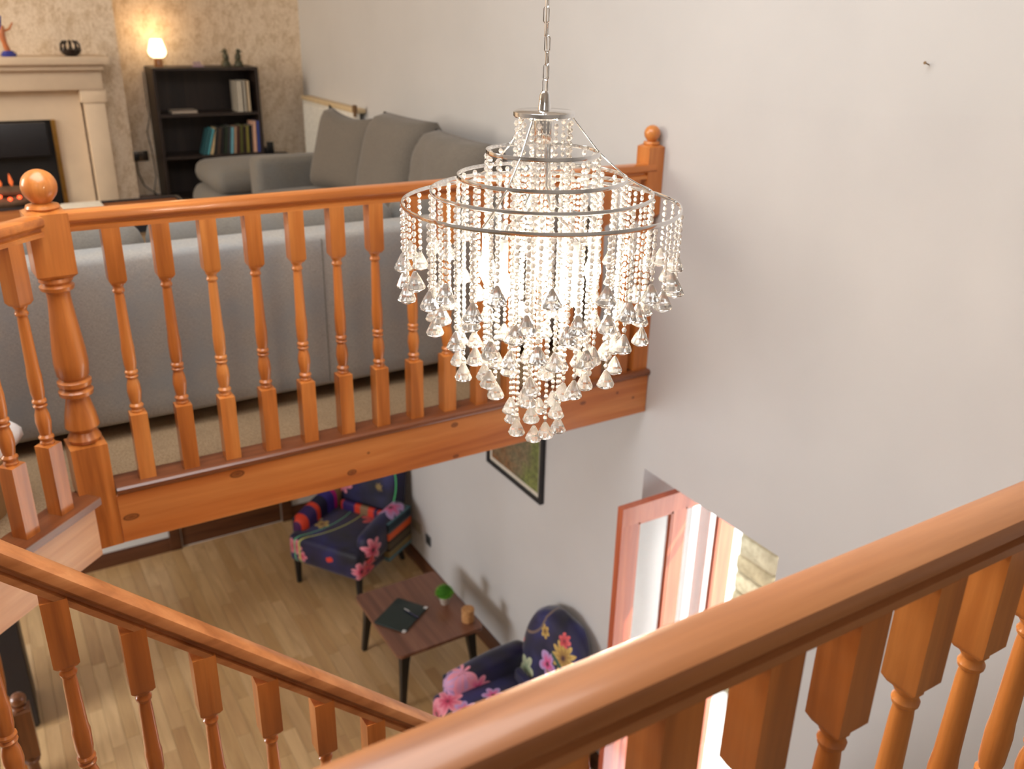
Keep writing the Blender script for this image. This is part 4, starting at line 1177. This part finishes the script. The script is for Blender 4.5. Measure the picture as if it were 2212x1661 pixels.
# plant
pl = thing('potted_plant', 'small bright green grass ball in a pale pot on the coffee table', 'plant', (2.285, 4.545, TT))
bm = bmesh.new(); lathe(bm, [(0, 0), (0.026, 0), (0.038, 0.05), (0.042, 0.055), (0.042, 0.062), (0.036, 0.062), (0.03, 0.05), (0, 0.05)], 20); obj('pot', bm, plain('pale_clay', srgb(200, 190, 176), 0.6), pl)
bm = bmesh.new()
rg_ = random.Random(3)
for k in range(700):
    a = rg_.uniform(0, 2 * PI); e = rg_.uniform(-0.2, 1.0); ce = math.sqrt(max(0, 1 - e * e))
    d_ = Vector((math.cos(a) * ce, math.sin(a) * ce, e)); c_ = Vector((0, 0, 0.085))
    p1_ = c_ + d_ * 0.03; p2_ = c_ + d_ * 0.068 + Vector((rg_.uniform(-.006, .006), rg_.uniform(-.006, .006), 0))
    s_ = d_.orthogonal().normalized() * 0.0022
    f_ = [bm.verts.new(p1_ - s_), bm.verts.new(p1_ + s_), bm.verts.new(p2_)]; bm.faces.new(f_)
o = obj('grass_tuft', bm, plain('grass_green', srgb(120, 200, 56), 0.6, 0, 0, 0.25, 60), pl, smooth=0); o['kind'] = 'stuff'
bm = bmesh.new(); bmesh.ops.create_icosphere(bm, subdivisions=2, radius=0.052); bm.transform(Matrix.Translation((0, 0, 0.09))); obj('moss_core', bm, plain('moss_green', srgb(60, 120, 26), 0.9), pl)
# candle / cork pot
cp = thing('cork_pot', 'short round cork pot near the table corner by the wall', 'pot', (2.335, 4.30, TT))
cork = NT('cork', 0.7); cork.color(cork.ramp(cork.noise(cork.mapping((1, 1, 3)), 60, 4), [(0.3, srgb(170, 116, 66)), (0.7, srgb(222, 170, 112))]))
bm = bmesh.new(); lathe(bm, [(0, 0), (0.038, 0), (0.042, 0.004), (0.042, 0.068), (0.040, 0.070)], 28); obj('body', bm, cork.m, cp)
bm = bmesh.new(); lathe(bm, [(0.040, 0.0725), (0.043, 0.074), (0.043, 0.094), (0.040, 0.098), (0, 0.098)], 28); obj('lid', bm, cork.m, cp)

# picture on the wall
pf = thing('framed_picture', 'black framed green and rust textured map print on the wall under the gallery', 'picture', (W, 4.185, 1.49))
py0, py1, pz1 = -0.325, 0.325, 0.85
bmf = bmesh.new()
fw = 0.022
box(bmf, -0.028, 0, py0, py0 + fw, 0, pz1); box(bmf, -0.028, 0, py1 - fw, py1, 0, pz1); box(bmf, -0.028, 0, py0 + fw, py1 - fw, 0, fw); box(bmf, -0.028, 0, py0 + fw, py1 - fw, pz1 - fw, pz1)
obj('frame', bmf, black_soft, pf, smooth=0)
obj('mount', B(-0.012, -0.002, py0 + fw, py1 - fw, fw, pz1 - fw), plain('mount_card', srgb(214, 206, 190), 0.8), pf, smooth=0)
pm = NT('map_print', 0.6)
n1 = pm.noise(pm.tc(), 3.0, 3); n2 = pm.noise(pm.tc(), 45, 6, 0.8)
sp = pm.n.new('ShaderNodeSeparateXYZ'); pm.link(pm.tc(), sp.inputs[0])
gg = pm.math('ADD', pm.math('ADD', pm.math('MULTIPLY', sp.outputs[1], -1.0), 0.42), pm.math('MULTIPLY', pm.math('SUBTRACT', n1, 0.5), 1.2))
cc = pm.ramp(gg, [(0.05, srgb(150, 140, 110)), (0.22, srgb(146, 92, 48)), (0.42, srgb(140, 126, 96)), (0.62, srgb(128, 140, 70)), (0.85, srgb(160, 166, 96))])
pm.color(pm.mix(pm.ramp(n2, [(0.42, (0.75,) * 3), (0.6, (0, 0, 0))]), cc, srgb(70, 66, 44)))
obj('print', B(-0.014, -0.011, py0 + fw + 0.028, py1 - fw - 0.028, fw + 0.03, pz1 - fw - 0.03), pm.m, pf, smooth=0)
# sockets on the right wall
o = obj('wall_socket', B(-0.008, 0, -0.043, 0.043, -0.043, 0.043, bev=0.003), plain('slate_socket', srgb(84, 88, 90), 0.35, 0, 0.4), None, (W, 5.46, 0.345)); tag(o, 'small square dark wall socket between the far armchair and the coffee table', 'socket')
obj('socket_slot', B(-0.0095, -0.008, -0.012, 0.012, -0.014, 0.016), black, o, smooth=0)
o = obj('blank_wall_plate', B(-0.006, 0, -0.075, 0.075, -0.045, 0.045, bev=0.002), plain('grey_plate', srgb(168, 162, 146), 0.5), None, (W, 5.68, 0.36)); tag(o, 'flat pale grey wall plate right behind the far armchair', 'wall plate')
# nail in the wall
bm = bmesh.new(); tube(bm, [(0, 0, 0), (-0.022, 0, 0.006)], [0.002, 0.002], 6); tube(bm, [(-0.022, 0, 0.006), (-0.024, 0, 0.0065)], 0.005, 8)
o = obj('nail', bm, plain('rusty_nail', srgb(120, 96, 70), 0.5, 0, 0.6), None, (W, 1.834, 4.085)); tag(o, 'small nail sticking out high on the bare right wall', 'nail')
# red lantern on white stool by the door
wt = thing('white_stool', 'small white square stool beside the open glazed door, under the landing rail', 'stool', (2.30, 2.98, 0))
obj('seat', B(-0.15, 0.13, -0.12, 0.12, 0.20, 0.23, bev=0.006), white_metal, wt)
for sx in (-0.13, 0.09):
    for sy in (-0.1, 0.08): obj('leg', B(sx, sx + 0.025, sy, sy + 0.025, 0, 0.20), white_metal, wt, smooth=0)
rj = thing('red_jar', 'glossy red jar with dark lid standing on the white stool', 'jar', (2.33, 2.99, 0.23))
bm = bmesh.new(); lathe(bm, [(0, 0), (0.045, 0), (0.062, 0.04), (0.064, 0.11), (0.042, 0.18), (0.024, 0.21), (0.022, 0.28), (0.026, 0.29), (0, 0.29)], 24); obj('body', bm, plain('red_glaze', srgb(170, 24, 28), 0.15, 0.6), rj)
bm = bmesh.new(); lathe(bm, [(0, 0.291), (0.028, 0.291), (0.028, 0.31), (0.008, 0.318), (0, 0.318)], 20); obj('lid', bm, black, rj)
# black cabinet and small ground floor newel at the left
kb = thing('black_cabinet', 'tall black cabinet standing behind the lower newel post at the left edge', 'cabinet', (-0.50, 5.40, 0))
obj('carcass', B(-0.28, 0.275, -0.205, 0.2, 0.03, 1.15, bev=0.003), black_soft, kb)
obj('plinth', B(-0.27, 0.265, -0.18, 0.18, 0.0, 0.03), black_soft, kb, smooth=0)
obj('door', B(-0.275, -0.003, -0.221, -0.205, 0.05, 1.13, bev=0.002, seg=1), black_soft, kb)
dd = obj('door', B(0.003, 0.27, -0.221, -0.205, 0.05, 1.13, bev=0.002, seg=1), black_soft, kb)
obj('door_handle', B(0.02, 0.03, -0.235, -0.221, 0.5, 0.62), chrome, dd, smooth=0)
pine_dark = wood('dark_brown_pine', srgb(136, 84, 48), srgb(110, 64, 34), srgb(76, 42, 20), 'Z')  # darker brown pine for the lower newel and rail
gn = thing('lower_balustrade', 'dark pine newel post with ball cap and rail on the ground floor at lower left', 'balustrade', (-0.245, 4.08, 0))
bm = newel_bm(0.042, 0, 0.30, 0.76, 1.065, 0.036); obj('newel_post', bm, pine_dark, gn, (0, 0, 0))
bm = bmesh.new(); prism(bm, rail_profile(), (-0.04, 0, 1.02), (-1.2, 0, 1.02)); obj('handrail', bm, pine_dark, gn)
gbm = None
for k in range(6):
    o = obj('baluster', baluster_bm(0.955), pine_dark, gn, (-0.16 - 0.16 * k, 0, 0)) if k == 0 else inst(gbm, 'baluster', gn, (-0.16 - 0.16 * k, 0, 0))
    if k == 0: gbm = o
po = thing('gallery_support_post', 'turned pine post rising to the gallery at the far lower left', 'post', (-0.36, 4.75, 0))
bm = bmesh.new(); sq(bm, 0.045, 0, 0.6, 0, 0.01); sq(bm, 0.045, 1.9, MF - 0.231, 0.01, 0)
lathe(bm, [(0.036, 0.6), (0.042, 0.62), (0.03, 0.65), (0.04, 0.75), (0.044, 0.9), (0.034, 1.5), (0.030, 1.8), (0.04, 1.83), (0.032, 1.86), (0.038, 1.9)], 18)
obj('shaft', bm, pine_z, po)
